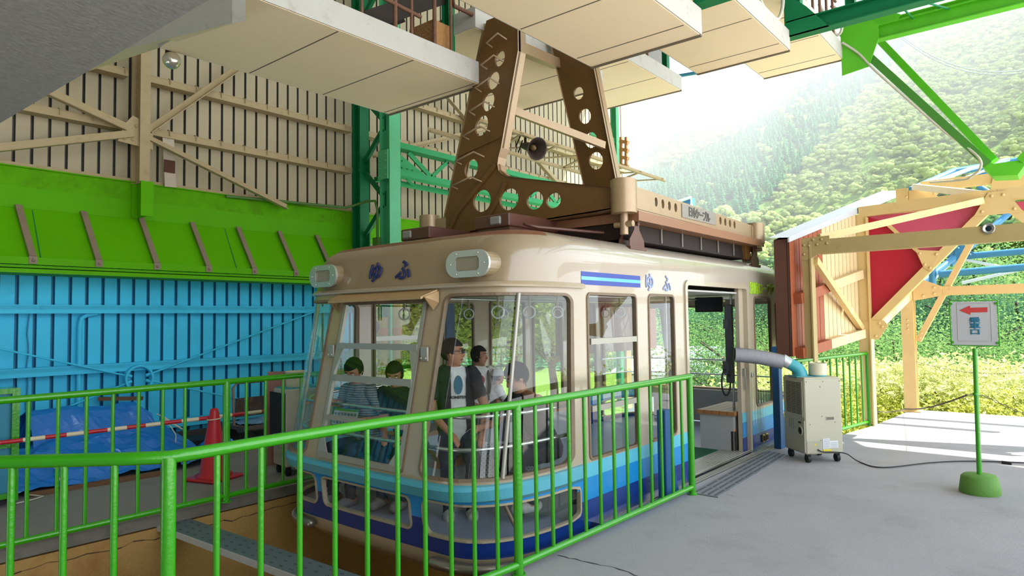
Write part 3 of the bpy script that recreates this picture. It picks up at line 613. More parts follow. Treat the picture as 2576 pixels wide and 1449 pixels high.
# left spot cooler
t, q, R, a, b = cooler('ivory and black spot cooler with teal lid behind the left railing', (-6.69, 4.13, 0), (.14, .99), .55, .34, .955, True)
m = MB(); m.box(q(-.006, .21, .66), (.02, .39, .5), R=R); obj('front_grille', m, mat('black_mesh', '1a1a1a', .8), t)
m = MB()
for k in range(6): m.box(q(-.004, .21, .2+.028*k), (.008, .12, .01), R=R)
obj('lower_vents', m, mat('vent_ivory', 'aaa895', .6), t)
m = MB(); m.lathe([(.12, .0), (.125, .02), (.13, .165), (.137, .17), (.13, .175), (.118, .17), (.11, .03)], q(.22, .2, .965), 24, cap=False); obj('exhaust_collar', m, mat('cream_bucket', 'd9cfb0', .5), t)
wb = at(708, 940, x=-7.35); m = MB(); m.box((wb.x, wb.y, .555), (.03, .32, 1.11), rz=-.5); tag(obj('wooden_board', m, mat('reddish_board', '9b6f60', .7, var=.2, scale=4, stretch=(1, 1, 8))), 'reddish wooden board standing behind the black fronted spot cooler', 'board')
# second duct, tubes and posts glimpsed through the cabin
m = MB(); c = V((-7.2, 5.75, 1.55)); m.tube([c+V((-.3, .1, -.1)), c+V((-.1, .02, .02)), c+V((.1, -.1, .08))], .1, 20); m.cur = 1; m.cyl(c+V((.1, -.1, .08)), c+V((.102, -.101, .081)), .09, n=20)
tag(obj('duct_hose', m, [mat('dark_hose', '3c3a40', .5), DARK]), 'dark duct hose mouth glimpsed through the front window of the cable car', 'hose')
YT = mat('yellow_tube', 'c9b53a', .5, var=.1); m = MB(); m.cyl((-7.5, 6.15, 0), (-7.5, 6.15, 1.75), .075, n=14); m.cyl((-7.38, 6.32, 0), (-7.38, 6.32, 2.6), .07, n=14); m.cur = 1; m.cyl((-7.5, 6.15, 1.5), (-7.5, 6.15, 1.6), .078, n=14); m.cyl((-7.38, 6.32, 1.5), (-7.38, 6.32, 1.6), .073, n=14)
tag(obj('padded_tubes', m, [YT, mat('orange_tape', 'd98f1f', .5)]), 'pair of yellow padded tubes with orange tape seen through the front window', 'tubes')
BPOST = mat('navy_blue_post', '174f7e', .5, var=.1)
for x, y, h, lab in ((-2.975, 5.8, .83, 'dark blue guide post behind the near railing beside the cable car'), (-2.93, 8.86, 1.3, 'blue guide post beside the cable car door behind the ivory spot cooler'), (-6.15, 6.1, 2.3, 'blue guide post on the left walkway seen through the front window'), (-6.9, 6.9, 2.6, 'blue upright board seen through the cable car window on the left walkway')):
    m = MB(); m.box((x, y, h/2), (.09, .12, h), bev=.006); m.prism([(x-.045, y+.06, 0), (x-.045, y+.06, .45), (x-.045, y+.2, 0)], (.09, 0, 0)); tag(obj('guide_post', m, BPOST), lab, 'post')
# far-left cabinet
t = thing('blue_locker', 'blue panelled locker with green edging at the far left of the walkway', 'locker', (-7.9, 1.55, 0))
m = MB(); m.box((-7.9, 1.5, .58), (.22, .8, 1.0), bev=.01); obj('panel', m, mat('teal_panel', '1f7f9c', .5), t)
m = MB(); m.box((-7.88, 1.92, .58), (.28, .06, 1.06)); m.box((-7.88, 1.49, 1.085), (.27, .9, .05)); m.box((-7.78, 1.5, .57), (.04, .8, .04)); m.box((-7.88, 1.49, .105), (.27, .9, .05)); obj('edging', m, G_FENCE, t)
for y in (1.2, 1.85): m = MB(); m.cyl((-7.9, y, .04), (-7.86, y, .04), .04, n=12); obj('caster', m, BLACK, t)
# perforated plank over the pit
t = thing('perforated_plank', 'grey perforated steel plank spanning the pit under the cable car front', 'plank', (-4.7, 2.9, -.12))
a0 = at(440, 1292, z=-.1); a1 = at(960, 1466, z=-.1); b0 = at(452, 1340, z=-.1); b1_ = at(820, 1449, z=-.1)
dirx = (a1-a0).normalized(); p0 = a0-dirx*.12; p1 = p0+dirx*3.4; wv = V((dirx.y, -dirx.x, 0))*.27
m = MB(); m.prism([p0, p1, p1+wv, p0+wv], (0, 0, -.03)); m.cur = 1
for k in range(26):
    for j in range(3):
        for s in (0, 1):
            c = p0+dirx*(.15+.125*k+(.06 if j % 2 else 0))+wv*(.2+.3*j)+dirx*.022*s; m.box(c+V((0, 0, .0005)), (.005, .02, .002), rz=.5)
m.cur = 2; m.prism([p0+wv+V((0, 0, .004)), p1+wv+V((0, 0, .004)), p1+wv*1.04+V((0, 0, .004)), p0+wv*1.04+V((0, 0, .004))], (0, 0, -.05))
obj('plank', m, [GALV, DARK, mat('pale_lip', 'a8a8a4', .5)], t)

# ================================================================ tactile tiles, mat
TILE = mat('grey_tactile_tile', '7f8286', .45, var=.12, dirt='5f5f62', dscale=4, damt=.25)
cA, cB, cC, cD = V((-2.87, 6.12, .003)), V((-2.60, 6.12, .003)), V((-2.70, 8.45, .003)), V((-2.97, 8.58, .003))
for i in range(8):
    for j in range(1):
        u0, u1 = i/8, (i+.98)/8
        q0, q1, q2, q3 = cA.lerp(cD, u0), cB.lerp(cC, u0), cB.lerp(cC, u1), cA.lerp(cD, u1)
        m = MB(); m.prism([q0, q1, q2, q3], (0, 0, .008)); m.cur = 1
        for g in range(4):
            f = .14+.24*g; s0 = q0.lerp(q1, f); s1 = q3.lerp(q2, f); m.beam(s0.lerp(s1, .08)+V((0, 0, .0095)), s0.lerp(s1, .92)+V((0, 0, .0095)), .024, .004)
        o = tag(obj('tactile_tile', m, [TILE, mat('tile_bar', '4f5155', .5)]), ['nearest', 'second', 'third', 'fourth', 'fifth', 'sixth', 'seventh', 'farthest'][i]+' grey tactile paving tile from the railing end, by the door sill', 'tactile tile', 'grey tactile tiles along the door sill')

# ================================================================ sign with arrow
c0 = V((-.715, 7.75, 0)); t = thing('boarding_sign', 'white boarding sign with red arrow on a green pole with round concrete foot', 'sign', c0)
m = MB(); m.lathe([(.165, 0), (.17, .02), (.15, .15), (.13, .17), (.03, .175)], c0, 28); obj('base', m, mat('green_concrete_foot', '5a8a35', .7, var=.12, bump=.2), t)
m = MB(); m.cyl(c0+V((0, 0, .15)), c0+V((.01, 0, 1.36)), .021, n=14); m.cyl(c0+V((0, 0, .92)), c0+V((0, 0, .94)), .026, n=14); obj('pole', m, G_FENCE, t)
w = .20; zc = 1.595; bx = c0.x+.015
m = MB(); fr = [V((bx-.19+.0, 7.73, 1.39)), V((bx+.19, 7.73, 1.385)), V((bx+.19, 7.73, 1.815)), V((bx-.19, 7.73, 1.82))]; m.tube(fr, .008, 8, closed=True)
for p in fr: m.box(p+V((.012 if p.x < bx else -.012, -.004, .03 if p.z < 1.6 else -.03)), (.02, .02, .02))
obj('frame', m, G_FENCE, t)
m = MB(); m.box((bx, 7.73, 1.6), (.36, .006, .415)); bd = obj('board', m, mat('white_sign_board', 'b2b2b4', .5, var=.04, scale=4), t)
m = MB(); y_ = 7.7255; m.prism([(bx-.112, y_, 1.725), (bx-.025, y_, 1.77), (bx-.025, y_, 1.748), (bx+.11, y_, 1.75), (bx+.11, y_, 1.705), (bx-.025, y_, 1.703), (bx-.025, y_, 1.68)], (0, -.002, 0)); obj('arrow', m, mat('red_arrow', 'c03a36', .5), bd)
m = MB()
for a_, b_ in (((bx-.13, y_, 1.43), (bx+.135, y_, 1.43)), ((bx-.13, y_, 1.43), (bx-.13, y_, 1.79)), ((bx+.135, y_, 1.43), (bx+.135, y_, 1.79)), ((bx-.13, y_, 1.79), (bx+.135, y_, 1.79))): m.beam(a_, b_, .004, .003)
obj('taped_sheet_edge', m, mat('tape_edge', 'b5b3a8', .5), bd)
for k, ch in enumerate('乗車口'): lettering('character', ch, .056, (bx+.006, 7.725, 1.628-.056*k), (1, 0, 0), (0, 0, 1), mat('teal_letters', '1f6b86', .5), bd, bold=.0022, sx=1.55)
# chains
def chain(label, a, b, sag, r=.02):
    a = V(a); b = V(b); n = int((b-a).length/.038); m = MB(); pts = [a.lerp(b, k/n)-V((0, 0, sag*4*(k/n)*(1-k/n))) for k in range(n+1)]
    for k in range(n):
        p, q_ = pts[k], pts[k+1]; d = (q_-p).normalized(); s, u = frame(d); s = s if k % 2 else u; c = (p+q_)/2
        m.tube([c+d*(.023*math.cos(x))+s*(.009*math.sin(x)) for x in [2*pi*i/8 for i in range(8)]], .0032, 4, closed=True)
    tag(obj('chain', m, mat('dark_chain', '5d534b', .6, .2)), label, 'chain')
hk = c0+V((-.04, 0, .915)); m = MB(); m.tube([hk+V((-.03, 0, .0)), hk, hk+V((.08, 0, 0)), hk+V((.11, 0, 0))], .004, 6); tag(obj('chain_hook', m, STEEL), 'small wire hook through the sign pole carrying two chains', 'hook')
chain('dark chain hanging from the sign pole down towards the yellow column foot', hk+V((-.03, 0, 0)), (-2.25, 13.3, .06), .05)
chain('dark chain hanging from the sign pole off to the right edge', hk+V((.11, 0, 0)), (.9, 8.6, .75), .22)
chain('thin chain lying low between the short green railing and the yellow column', (-2.42, 11.4, .25), (-2.25, 13.3, .06), .05)
chain('thin chain strung between the two yellow columns at chest height', (-2.3, 13.45, .95), (-.4, 13.9, .75), .15)
# ================================================================ cable car
XC, HX, YF0, YS, YE = -4.575, 1.425, 3.45, 4.62, 9.5; YM = (YS+YE)/2
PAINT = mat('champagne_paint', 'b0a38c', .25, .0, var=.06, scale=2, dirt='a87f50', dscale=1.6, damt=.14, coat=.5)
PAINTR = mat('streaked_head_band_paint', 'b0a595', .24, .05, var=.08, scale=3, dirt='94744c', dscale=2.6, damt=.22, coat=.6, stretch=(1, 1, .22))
TURQ = mat('turquoise_stripe', '5cb6cb', .25, var=.05, coat=.4); MIDB = mat('mid_blue_stripe', '1b86c6', .25, var=.05, coat=.4); DKB = mat('dark_blue_stripe', '12347c', .25, var=.05, coat=.4)
def nose_shade_tint(m, c_nose):  # nose end tinted darker for its dim light and browner for aged paint
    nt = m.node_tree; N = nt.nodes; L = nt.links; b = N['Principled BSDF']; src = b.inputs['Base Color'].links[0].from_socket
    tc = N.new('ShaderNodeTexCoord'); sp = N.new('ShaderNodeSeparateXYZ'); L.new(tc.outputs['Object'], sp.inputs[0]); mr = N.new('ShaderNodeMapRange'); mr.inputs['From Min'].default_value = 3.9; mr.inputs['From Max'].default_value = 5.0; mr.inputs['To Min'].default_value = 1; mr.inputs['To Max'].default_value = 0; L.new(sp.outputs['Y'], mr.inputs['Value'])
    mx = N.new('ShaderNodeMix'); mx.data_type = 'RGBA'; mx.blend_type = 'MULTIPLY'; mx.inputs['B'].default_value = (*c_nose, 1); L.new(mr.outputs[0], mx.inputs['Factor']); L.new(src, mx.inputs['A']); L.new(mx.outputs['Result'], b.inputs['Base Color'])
nose_shade_tint(PAINTR, (.62, .52, .36)); nose_shade_tint(PAINT, (.86, .80, .70))
ROOFB = mat('brown_roof_paint', '7a4a35', .35, var=.1, dirt='5c3626', damt=.2); GLASS = glass_mat('window_glass', (.91, .95, .93), 1.1)
ALU = mat('aluminium_bar', 'a5a296', .4, .35, var=.06); TRIM = mat('rusty_gasket', '77644e', .5, var=.2, scale=30, dirt='5e3b22', dscale=18, damt=.3)
INT = mat('interior_panel', 'a9a6a2', .6, var=.04); ICEIL = mat('interior_ceiling', 'b9b7b2', .6)
PROF = [  # z, front y, half width
    (-.42, 4.15, .95), (-.30, 3.80, 1.25), (-.16, 3.62, 1.39), (-.06, 3.59, 1.425), (.07, 3.575, 1.425), (.184, 3.56, 1.425), (.335, 3.545, 1.425), (.368, 3.54, 1.425), (.487, 3.475, 1.425), (.51, 3.47, 1.425),
    (1.90, 3.775, 1.425), (1.96, 3.79, 1.425), (2.20, 3.85, 1.425), (2.28, 3.88, 1.41), (2.35, 3.94, 1.365), (2.41, 4.04, 1.28), (2.445, 4.2, 1.14), (2.46, 4.45, .95)]
def prof(z):
    for i in range(1, len(PROF)):
        if z <= PROF[i][0] or i == len(PROF)-1:
            a, b = PROF[i-1], PROF[i]; f = (z-a[0])/(b[0]-a[0]); return a[1]+(b[1]-a[1])*f, a[2]+(b[2]-a[2])*f
FL, CO = .8, 1.45; T1 = FL+CO; T2 = T1+(YE-YS); T3 = T2+CO; T4 = T3+FL
def S(t, z, off=0.):
    """point of the cabin skin: t runs along the half girth from the front centre (right side +), z height"""
    sg = 1 if t >= 0 else -1; t = abs(t)
    if t > T4: t = 2*T4-t; sg = -sg
    yf, hx = prof(z); back = t > (T1+T2)/2; u = (T1+T2)-t if back else t
    n = 2.8; yf2 = yf+0; 
    if u <= FL: x, y = u*min(1, hx/1.0), yf+.012*(u/FL)**2
    elif u <= T1:
        th = (u-FL)/CO*pi/2; fl = FL*min(1, hx/1.0)
        x = fl+(hx-fl)*math.sin(th)**(2/n); y = YS-(YS-yf-.012)*max(0, math.cos(th))**(2/n)
    else: x, y = hx, YS+(u-T1)
    if back: y = 2*YM-y
    p = V((XC+sg*x, y, z))
    if off:
        e = .02; d = S(sg*min(t+e, T4-.001), z)-S(sg*max(t-e, 0.001), z); nz = S(sg*t, z+.01)-S(sg*t, z-.01) if -.4 < z < 2.44 else V((0, 0, 1))
        nn = d.cross(nz).normalized(); c = p-V((XC, YM, z))
        if nn.dot(c) < 0: nn = -nn
        p = p+nn*off
    return p
yt = lambda y: T1+(y-YS)
# windows: (name, [t0,t1,z0,z1], corner radius)
WIN = []
def addw(kind, t0, t1, z0, z1, r=.06, both=True):
    WIN.append((kind, t0, t1, z0, z1, r))
    if both: WIN.append((kind, -t1, -t0, z0, z1, r))
addw('front_window', -.56, .56, .525, 1.87, .03, False); addw('corner_window', .74, T1-.02, .525, 1.90, .07)
addw('lower_window', -.6, .56, .075, .33, .05, False); addw('lower_window', .70, T1+.02, .065, .335, .07)
addw('side_window', yt(4.79), yt(5.63), .505, 1.915, .05); addw('side_window', yt(5.87), yt(6.42), .5, 1.925, .06)
addw('door_opening', yt(6.69), yt(8.47), .0, 2.075, .07, False)
addw('side_window', -yt(8.40), -yt(7.68), .5, 1.95, .05, False); addw('side_window', -yt(7.48), -yt(6.75), .5, 1.95, .05, False)
addw('side_window', yt(8.71), yt(9.34), .53, 1.95, .07)
addw('rear_window', 2*T4-T4+.0-.56, T4+.56, .525, 1.87, .03, False); addw('corner_window', T2+.02, T3+.06, .525, 1.90, .07); addw('lower_window', T2, T3+.1, .065, .335, .07)
def rr(t0, t1, z0, z1, r, n=5, g=0.):
    t0 -= g; t1 += g; z0 -= g; z1 += g; r = r+g; o = []
    for cx, cz, a0 in ((t1-r, z1-r, 0), (t0+r, z1-r, 90), (t0+r, z0+r, 180), (t1-r, z0+r, 270)):
        o += [(cx+r*math.cos(math.radians(a0+90*k/n)), cz+r*math.sin(math.radians(a0+90*k/n))) for k in range(n+1)]
    return o
car = thing('cable_car', 'champagne and blue striped cable car cabin with wrap-around windows docked at the platform', 'cable car', (XC, YM, 0))
# skin as fine grid with openings
ts = sorted(set([round(-T4+k*2*T4/760, 4) for k in range(761)]))
zs = []
zb = [-.42, -.36, -.30, -.23, -.16, -.11, -.064, -.02, 0, .03, .065, .075, .12, .184, .23, .28, .33, .335, .368, .43, .487, .50, .505, .525, .53]
zs = zb+[.53+(1.87-.53)*k/30 for k in range(1, 31)]+[1.9, 1.915, 1.925, 1.95, 1.96, 2.0, 2.04, 2.075, 2.12, 2.16, 2.2, 2.24, 2.28, 2.315, 2.35, 2.38, 2.41, 2.43, 2.445, 2.452, 2.46]
wl = [(w[1], w[2], w[3], w[4], w[5]) for w in WIN]
def inside(t, z):
    for t0, t1, z0, z1, r in wl:
        for tt in (t, t+2*T4, t-2*T4):
            if t0 < tt < t1 and z0 < z < z1:
                dx = max(t0+r-tt, tt-(t1-r), 0); dz = max(z0+r-z, z-(z1-r), 0)
                if dx*dx+dz*dz < r*r or dx == 0 or dz == 0: return True
    return False
low = MB(); upm = MB(); rf = MB(); nt_ = len(ts)-1
VV = [[S(t, z) for t in ts] for z in zs]
def cell(mb, i, j):
    mb.add([VV[j][i], VV[j][i+1], VV[j+1][i+1], VV[j+1][i]], [(0, 1, 2, 3)], True)
for j in range(len(zs)-1):
    zc = (zs[j]+zs[j+1])/2
    for i in range(nt_):
        if inside((ts[i]+ts[i+1])/2, zc): continue
        if zc < .487:
            low.cur = 0 if zc < -.064 else 3 if zc < .184 else 2 if zc < .368 else 1; cell(low, i, j)
        elif zc < 1.96: cell(upm, i, j)
        else: rf.cur = 1 if zc > 2.435 or (zc > 2.39 and abs(ts[i]) < 2.0) else 0; cell(rf, i, j)
topc = [VV[-1][i] for i in range(nt_)]; rf.cur = 1; c_ = V((XC, YM, 2.475)); rf.add(topc+[c_], [(i, (i+1) % nt_, nt_) for i in range(nt_)], True)
botc = [VV[0][i] for i in range(nt_)]; low.cur = 0; low.add(botc+[V((XC, YM, -.43))], [((i+1) % nt_, i, nt_) for i in range(nt_)])
def weld(mb):
    key = {}; new = []; mp = []
    for v in mb.v:
        k = (round(v[0], 5), round(v[1], 5), round(v[2], 5))
        if k not in key: key[k] = len(new); new.append(v)
        mp.append(key[k])
    mb.v = new; mb.f = [[mp[i] for i in f] for f in mb.f]
for mb in (low, upm, rf): weld(mb)
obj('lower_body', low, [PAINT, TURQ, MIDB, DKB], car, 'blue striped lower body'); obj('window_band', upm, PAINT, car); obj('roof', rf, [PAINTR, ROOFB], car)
# gutter lip under the head band, belt ledge at the nose
def sweep(t0, t1, n, section, mats, name, mi=None):
    m = MB(); k = len(section); vs = []
    for i in range(n+1):
        t = t0+(t1-t0)*i/n; vs += [S(t, z, o) for o, z in section]
    fs = [(i*k+j, i*k+(j+1) % k, (i+1)*k+(j+1) % k, (i+1)*k+j) for i in range(n) for j in range(k)]
    m.add(vs, fs, False); m.add(vs[:k], [list(range(k))]); m.add(vs[-k:], [list(range(k))[::-1]]); return m
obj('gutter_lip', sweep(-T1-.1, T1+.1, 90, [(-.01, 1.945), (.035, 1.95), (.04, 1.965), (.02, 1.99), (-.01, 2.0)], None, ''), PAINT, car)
lm = sweep(-T1-.05, T1+.05, 90, [(-.01, .355), (.01, .36), (.055, .40), (.05, .475), (.03, .492), (-.01, .497)], None, ''); obj('belt_ledge', lm, mat('turquoise_ledge', '4fa3b4', .35, var=.06, coat=.3), car)
for sg in (1, -1):
    m = MB(); m.tube([S(sg*(.8+.028*k)*1.0, -.11, .05) for k in range(62)], .042, 12); m.ball(S(sg*.8, -.11, .05), .042); obj('bumper_tube', m, mat('bumper_steel', '8d8579', .3, .7, var=.1), car)
# windows: gasket ribbons, panes
def ribbon(w, g0, g1, o0, o1, mats, name, parent):
    m = MB(); a = rr(w[1], w[2], w[3], w[4], w[5], 5, g0); b = rr(w[1], w[2], w[3], w[4], w[5], 5, g1)
    def dens(q):
        o = []
        for i in range(len(q)):
            p0, p1 = q[i], q[(i+1) % len(q)]; o += [(p0[0]+(p1[0]-p0[0])*k/8, p0[1]+(p1[1]-p0[1])*k/8) for k in range(8)]
        return o
    a, b = dens(a), dens(b); n = len(a)
    vs = [S(t, z, o0) for t, z in a]+[S(t, z, o1) for t, z in a]+[S(t, z, o1) for t, z in b]+[S(t, z, o0) for t, z in b]
    fs = [(r_*n+i, r_*n+(i+1) % n, ((r_+1) % 4)*n+(i+1) % n, ((r_+1) % 4)*n+i) for r_ in range(4) for i in range(n)]
    m.add(vs, fs, False); return obj(name, m, mats, parent)
def pane(w, off, parent, z0=None, z1=None, name='window_pane'):
    m = MB(); a, b = w[1]+.004, w[2]-.004; z0 = z0 or w[3]+.004; z1 = z1 or w[4]-.004; nu = max(2, int((b-a)/.06))
    m.grid(lambda u, v: S(a+(b-a)*u, z0+(z1-z0)*v, off), nu, max(2, int((z1-z0)/.1))); return obj(name, m, GLASS, parent)
for w in WIN:
    k = w[0]
    if k == 'door_opening':
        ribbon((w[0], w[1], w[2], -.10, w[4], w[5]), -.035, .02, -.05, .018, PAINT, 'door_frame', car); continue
    f = ribbon(w, -.016 if 'lower' not in k else -.010, .007, -.03, .010, TRIM if 'lower' not in k else mat('pale_gasket', 'a89a80', .5), 'window_frame', car)
    if k == 'front_window':  # opening sash: upper part open, bars
        for z, hh, s0 in ((1.48, .05, .0), (1.20, .055, .02), (.86, .04, .02)):
            m = MB(); m.beam(S(-.53, z, .01), S(.53, z, .01), .03, hh); obj('sash_bar', m, ALU, f)
        pane(w, -.012, f, .53, 1.48)
        for sg in (-1, 1):
            m = MB(); m.beam(S(sg*.535, .55, .0), S(sg*.535, 1.85, .0), .03, .04, (1, 0, 0)); m.prism([S(sg*.52, 1.48, .01), S(sg*.43, 1.48, .01), S(sg*.52, 1.25, .01)], (0, -.006, 0)); m.prism([S(sg*.52, .56, .01), S(sg*.40, .56, .01), S(sg*.52, .74, .01)], (0, -.006, 0)); obj('sash_stile', m, ALU, f)
            m = MB(); m.box(S(sg*.62, 1.43, .012), (.09, .02, .12), bev=.008); m.rivets([S(sg*.62+x, 1.43+z, .02) for x in (-.025, .025) for z in (-.035, .035)], (0, -1, 0), .012); obj('sash_catch', m, ALU, f)
        m = MB(); m.box(S(0, .545, .005), (1.08, .03, .045)); obj('sash_sill', m, ALU, f)
    else: pane(w, -.012, f)
    if k == 'corner_window' and abs(w[1]+w[2])/2 < T1:
        sg = 1 if w[1] > 0 else -1; m = MB()
        q = [S(sg*(1.60+.0*j), .53+.1*j*1.37, .004) for j in range(11)]; m.tube(q, .02, 4); obj('glass_joint', m, ALU, f)
    if k == 'lower_window' and w[1] > 0 and w[1] < 1:
        m = MB(); m.tube([S(1.72, .07, -.02), S(1.58, .33, -.02)], .015, 5); obj('glass_joint', m, TRIM, f)
    if k == 'side_window' and abs(abs(w[1])-yt(4.79)) < .01 or k == 'side_window' and w[1] < 0 and abs(w[2]+yt(4.79)) < .01:
        for z in (1.50, .93):
            m = MB(); m.beam(S(w[1]+.03, z, .004), S(w[2]-.03, z, .004), .03, .05); obj('sash_bar', m, ALU, f)
# awning over the front window
m = MB(); p = [S(-.66, 1.945, .02), S(.66, 1.945, .02), S(.60, 1.862, .13), S(-.64, 1.862, .13)]
m.add(p+[q+V((0, 0, -.02)) for q in p], [(0, 1, 2, 3), (7, 6, 5, 4), (3, 2, 6, 7), (0, 3, 7, 4), (1, 5, 6, 2)])
for sg in (-1, 1): m.prism([S(sg*.66, 1.935, .01), S(sg*.62, 1.862, .12), S(sg*.63, 1.78, .01), S(sg*.68, 1.84, .01)], (sg*.012, 0, 0))
obj('window_awning', m, mat('awning_paint', 'b39468', .5, .2, var=.1, dirt='8e6238', damt=.25), car)
# head lamps
for tx in (.98, -.86):
    c = S(tx, 2.135, 0); n_ = (S(tx, 2.135, .1)-c).normalized(); n_ = V((n_.x*.35, n_.y, 0)).normalized(); sx = V((-n_.y, n_.x, 0)); sx = -sx if sx.x < 0 else sx; uz = V((0, 0, 1))
    def stad(a, h, d): 
        o = []
        for k in range(12): an = -pi/2+pi*k/11; o.append(c+n_*d+sx*(a+h*math.cos(an))+uz*h*math.sin(an))
        for k in range(12): an = pi/2+pi*k/11; o.append(c+n_*d+sx*(-a+h*math.cos(an))+uz*h*math.sin(an))
        return o
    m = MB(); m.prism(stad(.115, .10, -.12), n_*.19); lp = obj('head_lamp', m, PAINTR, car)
    m = MB(); o_ = stad(.115, .105, .068); i_ = [c+n_*.068+sx*(x)+uz*(z) for x, z in [(.10, .055), (.12, .035), (.12, -.035), (.10, -.055), (-.10, -.055), (-.12, -.035), (-.12, .035), (-.10, .055)]]
    m.prism(o_, n_*.022, [i_]); m.rivets([c+n_*.09+sx*x+uz*z for x, z in ((-.17, 0), (.17, 0), (-.11, .08), (.11, .08), (-.11, -.08), (.11, -.08))], n_, .008); obj('lamp_bezel', m, mat('bezel_steel', 'c2c1ba', .28, .6, var=.06), lp)
    m = MB(); m.prism([p+n_*.005 for p in i_], n_*.004); obj('lamp_lens', m, mat('frosted_lens', '8f8670', .3, var=.08), lp)
# writing and stripes
NAVY = mat('navy_letters', '14225a', .6); FADE = mat('faded_blue_letters', '8f9cc4', .5)
for ch, t_ in (('ゆ', -.18), ('ふ', .20)):
    c = S(t_, 2.12, .012); lettering('character', ch, .20, c, (1, 0, 0), (S(t_, 2.2)-S(t_, 2.0)), NAVY, car, bold=.0055)
for ch, y in (('ゆ', 5.90), ('ふ', 6.27)): lettering('character', ch, .19, (-3.15+.004, y, 2.03), (0, 1, 0), (0, 0, 1), FADE, car, bold=.004)
for k, (ch, y) in enumerate(zip('別府ロープウェイ', [8.66+.155*i for i in range(8)])): lettering('character', ch, .165, S(yt(y), 2.05, .004), S(yt(y)+.02, 2.05)-S(yt(y)-.02, 2.05), (0, 0, 1), mat('lime_letters', '9bc51c', .5), car, bold=.006)
m = MB()
for z0, z1, mi in ((1.985, 2.025, 0), (2.025, 2.055, 1), (2.055, 2.096, 0)): m.cur = mi; m.quad((-3.1485+.002, 4.71, z0), (-3.1465, 5.72, z0), (-3.1465, 5.72, z1), (-3.1465, 4.71, z1))
obj('name_stripe', m, [mat('royal_blue_stripe', '27439a', .35), TURQ], car)
# door: slid leaf, sill, hardware
t0 = yt(8.47)
m = MB(); m.box((-3.21, 8.44, 1.02), (.05, .30, 2.04)); m.cur = 1; m.box((-3.183, 8.44, .43), (.006, .295, .12)); m.cur = 2; m.box((-3.183, 8.44, .276), (.006, .295, .184)); m.cur = 3; m.box((-3.183, 8.44, .08), (.006, .295, .20)); m.cur = 0
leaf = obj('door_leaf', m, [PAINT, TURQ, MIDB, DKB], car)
m = MB(); m.box((-3.17, 8.36, .99), (.03, .04, .1)); m.box((-3.16, 8.37, .86), (.015, .02, .16)); obj('door_handle', m, STEEL, leaf)
m = MB(); m.box((-3.13, 8.53, .95), (.03, .05, .06), bev=.01); obj('door_latch', m, STEEL, car)
m = MB(); m.box((-3.10, 7.3, -.03), (.13, 5.0, .05)); m.cur = 1
for k in range(3): m.box((-3.07+.028*k, 7.3, -.002), (.012, 4.9, .012))
obj('door_sill', m, [STEEL, ALU], car)
m = MB(); m.box((-3.29, 7.58, .012), (.34, 1.76, .012))
m.cur = 1
for k in range(9): m.box((-3.44+.036*k, 7.58, .02), (.014, 1.75, .006))
obj('tread_plate', m, [STEEL, ALU], car)
m = MB()
for y in (8.9, 9.02): m.box((-3.14, y, .1), (.02, .09, .1), bev=.008); 
m.cur = 1
for y in (8.9, 9.02): m.box((-3.128, y, .1), (.01, .045, .06))
obj('side_socket', m, [mat('gold_plate', 'b59a5c', .3, .8), DARK], car)
# ---------------------------------------------------------------- interior
FLOORV = mat('cabin_vinyl', '929bb5', .35, var=.06)
inn = lambda z, o: [S(-T4+2*T4*k/160, z, o) for k in range(160)]
m = MB(); m.prism(inn(.01, -.05), (0, 0, -.02)); obj('cabin_floor', m, FLOORV, car)
m = MB(); m.prism(inn(1.98, -.06), (0, 0, .02)); obj('cabin_ceiling', m, ICEIL, car)
WB = mat('bench_box', 'a3a5a3', .5, var=.04); WT = mat('bench_slats', '9a6b3f', .45, var=.2, scale=2, stretch=(8, 1, 1)); PERF = mat('perforated_white', 'd4d4d2', .4, .1, var=.03)
def bench(cx, cy, sx, sy, h=.42):
    m = MB(); m.box((cx, cy, h/2), (sx-.06, sy-.06, h-.02)); b = obj('bench_box', m, WB, car)
    m = MB()
    n = max(2, int(min(sx, sy)/.09))
    for k in range(n):
        if sx < sy: m.box((cx-sx/2+sx*(k+.5)/n, cy, h+.02), (sx/n-.006, sy, .05))
        else: m.box((cx, cy-sy/2+sy*(k+.5)/n, h+.02), (sx, sy/n-.006, .05))
    obj('bench_seat', m, WT, b)
bench(-3.5, 8.72, .5, 1.0, .46); bench(-4.95, 4.28, 1.5, .38, .42); bench(-5.72, 6.6, .4, 3.6, .42); bench(-3.44, 5.0, .4, .75, .3)
# perforated wind guard panels
for x0, y0, x1, y1 in ((-4.35, 4.42, -4.0, 4.75), (-3.98, 4.62, -3.75, 4.9)):
    m = MB(); a = V((x0, y0, .14)); b = V((x1, y1, .14)); up = V((0, 0, .44)); m.prism([a, b, b+up, a+up], V((.0, .01, 0))); m.cur = 1; s, _ = frame(b-a)
    nn = (b-a).cross(up).normalized(); nx = 11; nz = 20
    for i in range(nx):
        for k in range(nz):
            c = a.lerp(b, (i+.8+.4*(k % 2))/(nx+1.2))+up*((k+.8)/(nz+.8))+nn*.003; d = (b-a).normalized()*.007; e = V((0, 0, .006)); m.add([c-d, c-e, c+d, c+e], [(0, 1, 2, 3)])
            m.add([p+nn*-.018 for p in (c-d, c-e, c+d, c+e)], [(0, 1, 2, 3)])
    obj('perforated_panel', m, [PERF, DARK], car)
HR = mat('handrail_steel', 'c9ccca', .18, .9, var=.03)
for z in (.98, .74):
    m = MB(); m.tube([S(-T1-.2+(2*T1+.4)*k/90, z, -.09) for k in range(91)], .016, 8); obj('inner_handrail', m, HR, car)
    m = MB(); m.tube([S(T2-.1+(2*(T4-T2)+.2)*k/60, z+.04, -.09) for k in range(61)], .012, 8); obj('inner_handrail', m, HR, car)
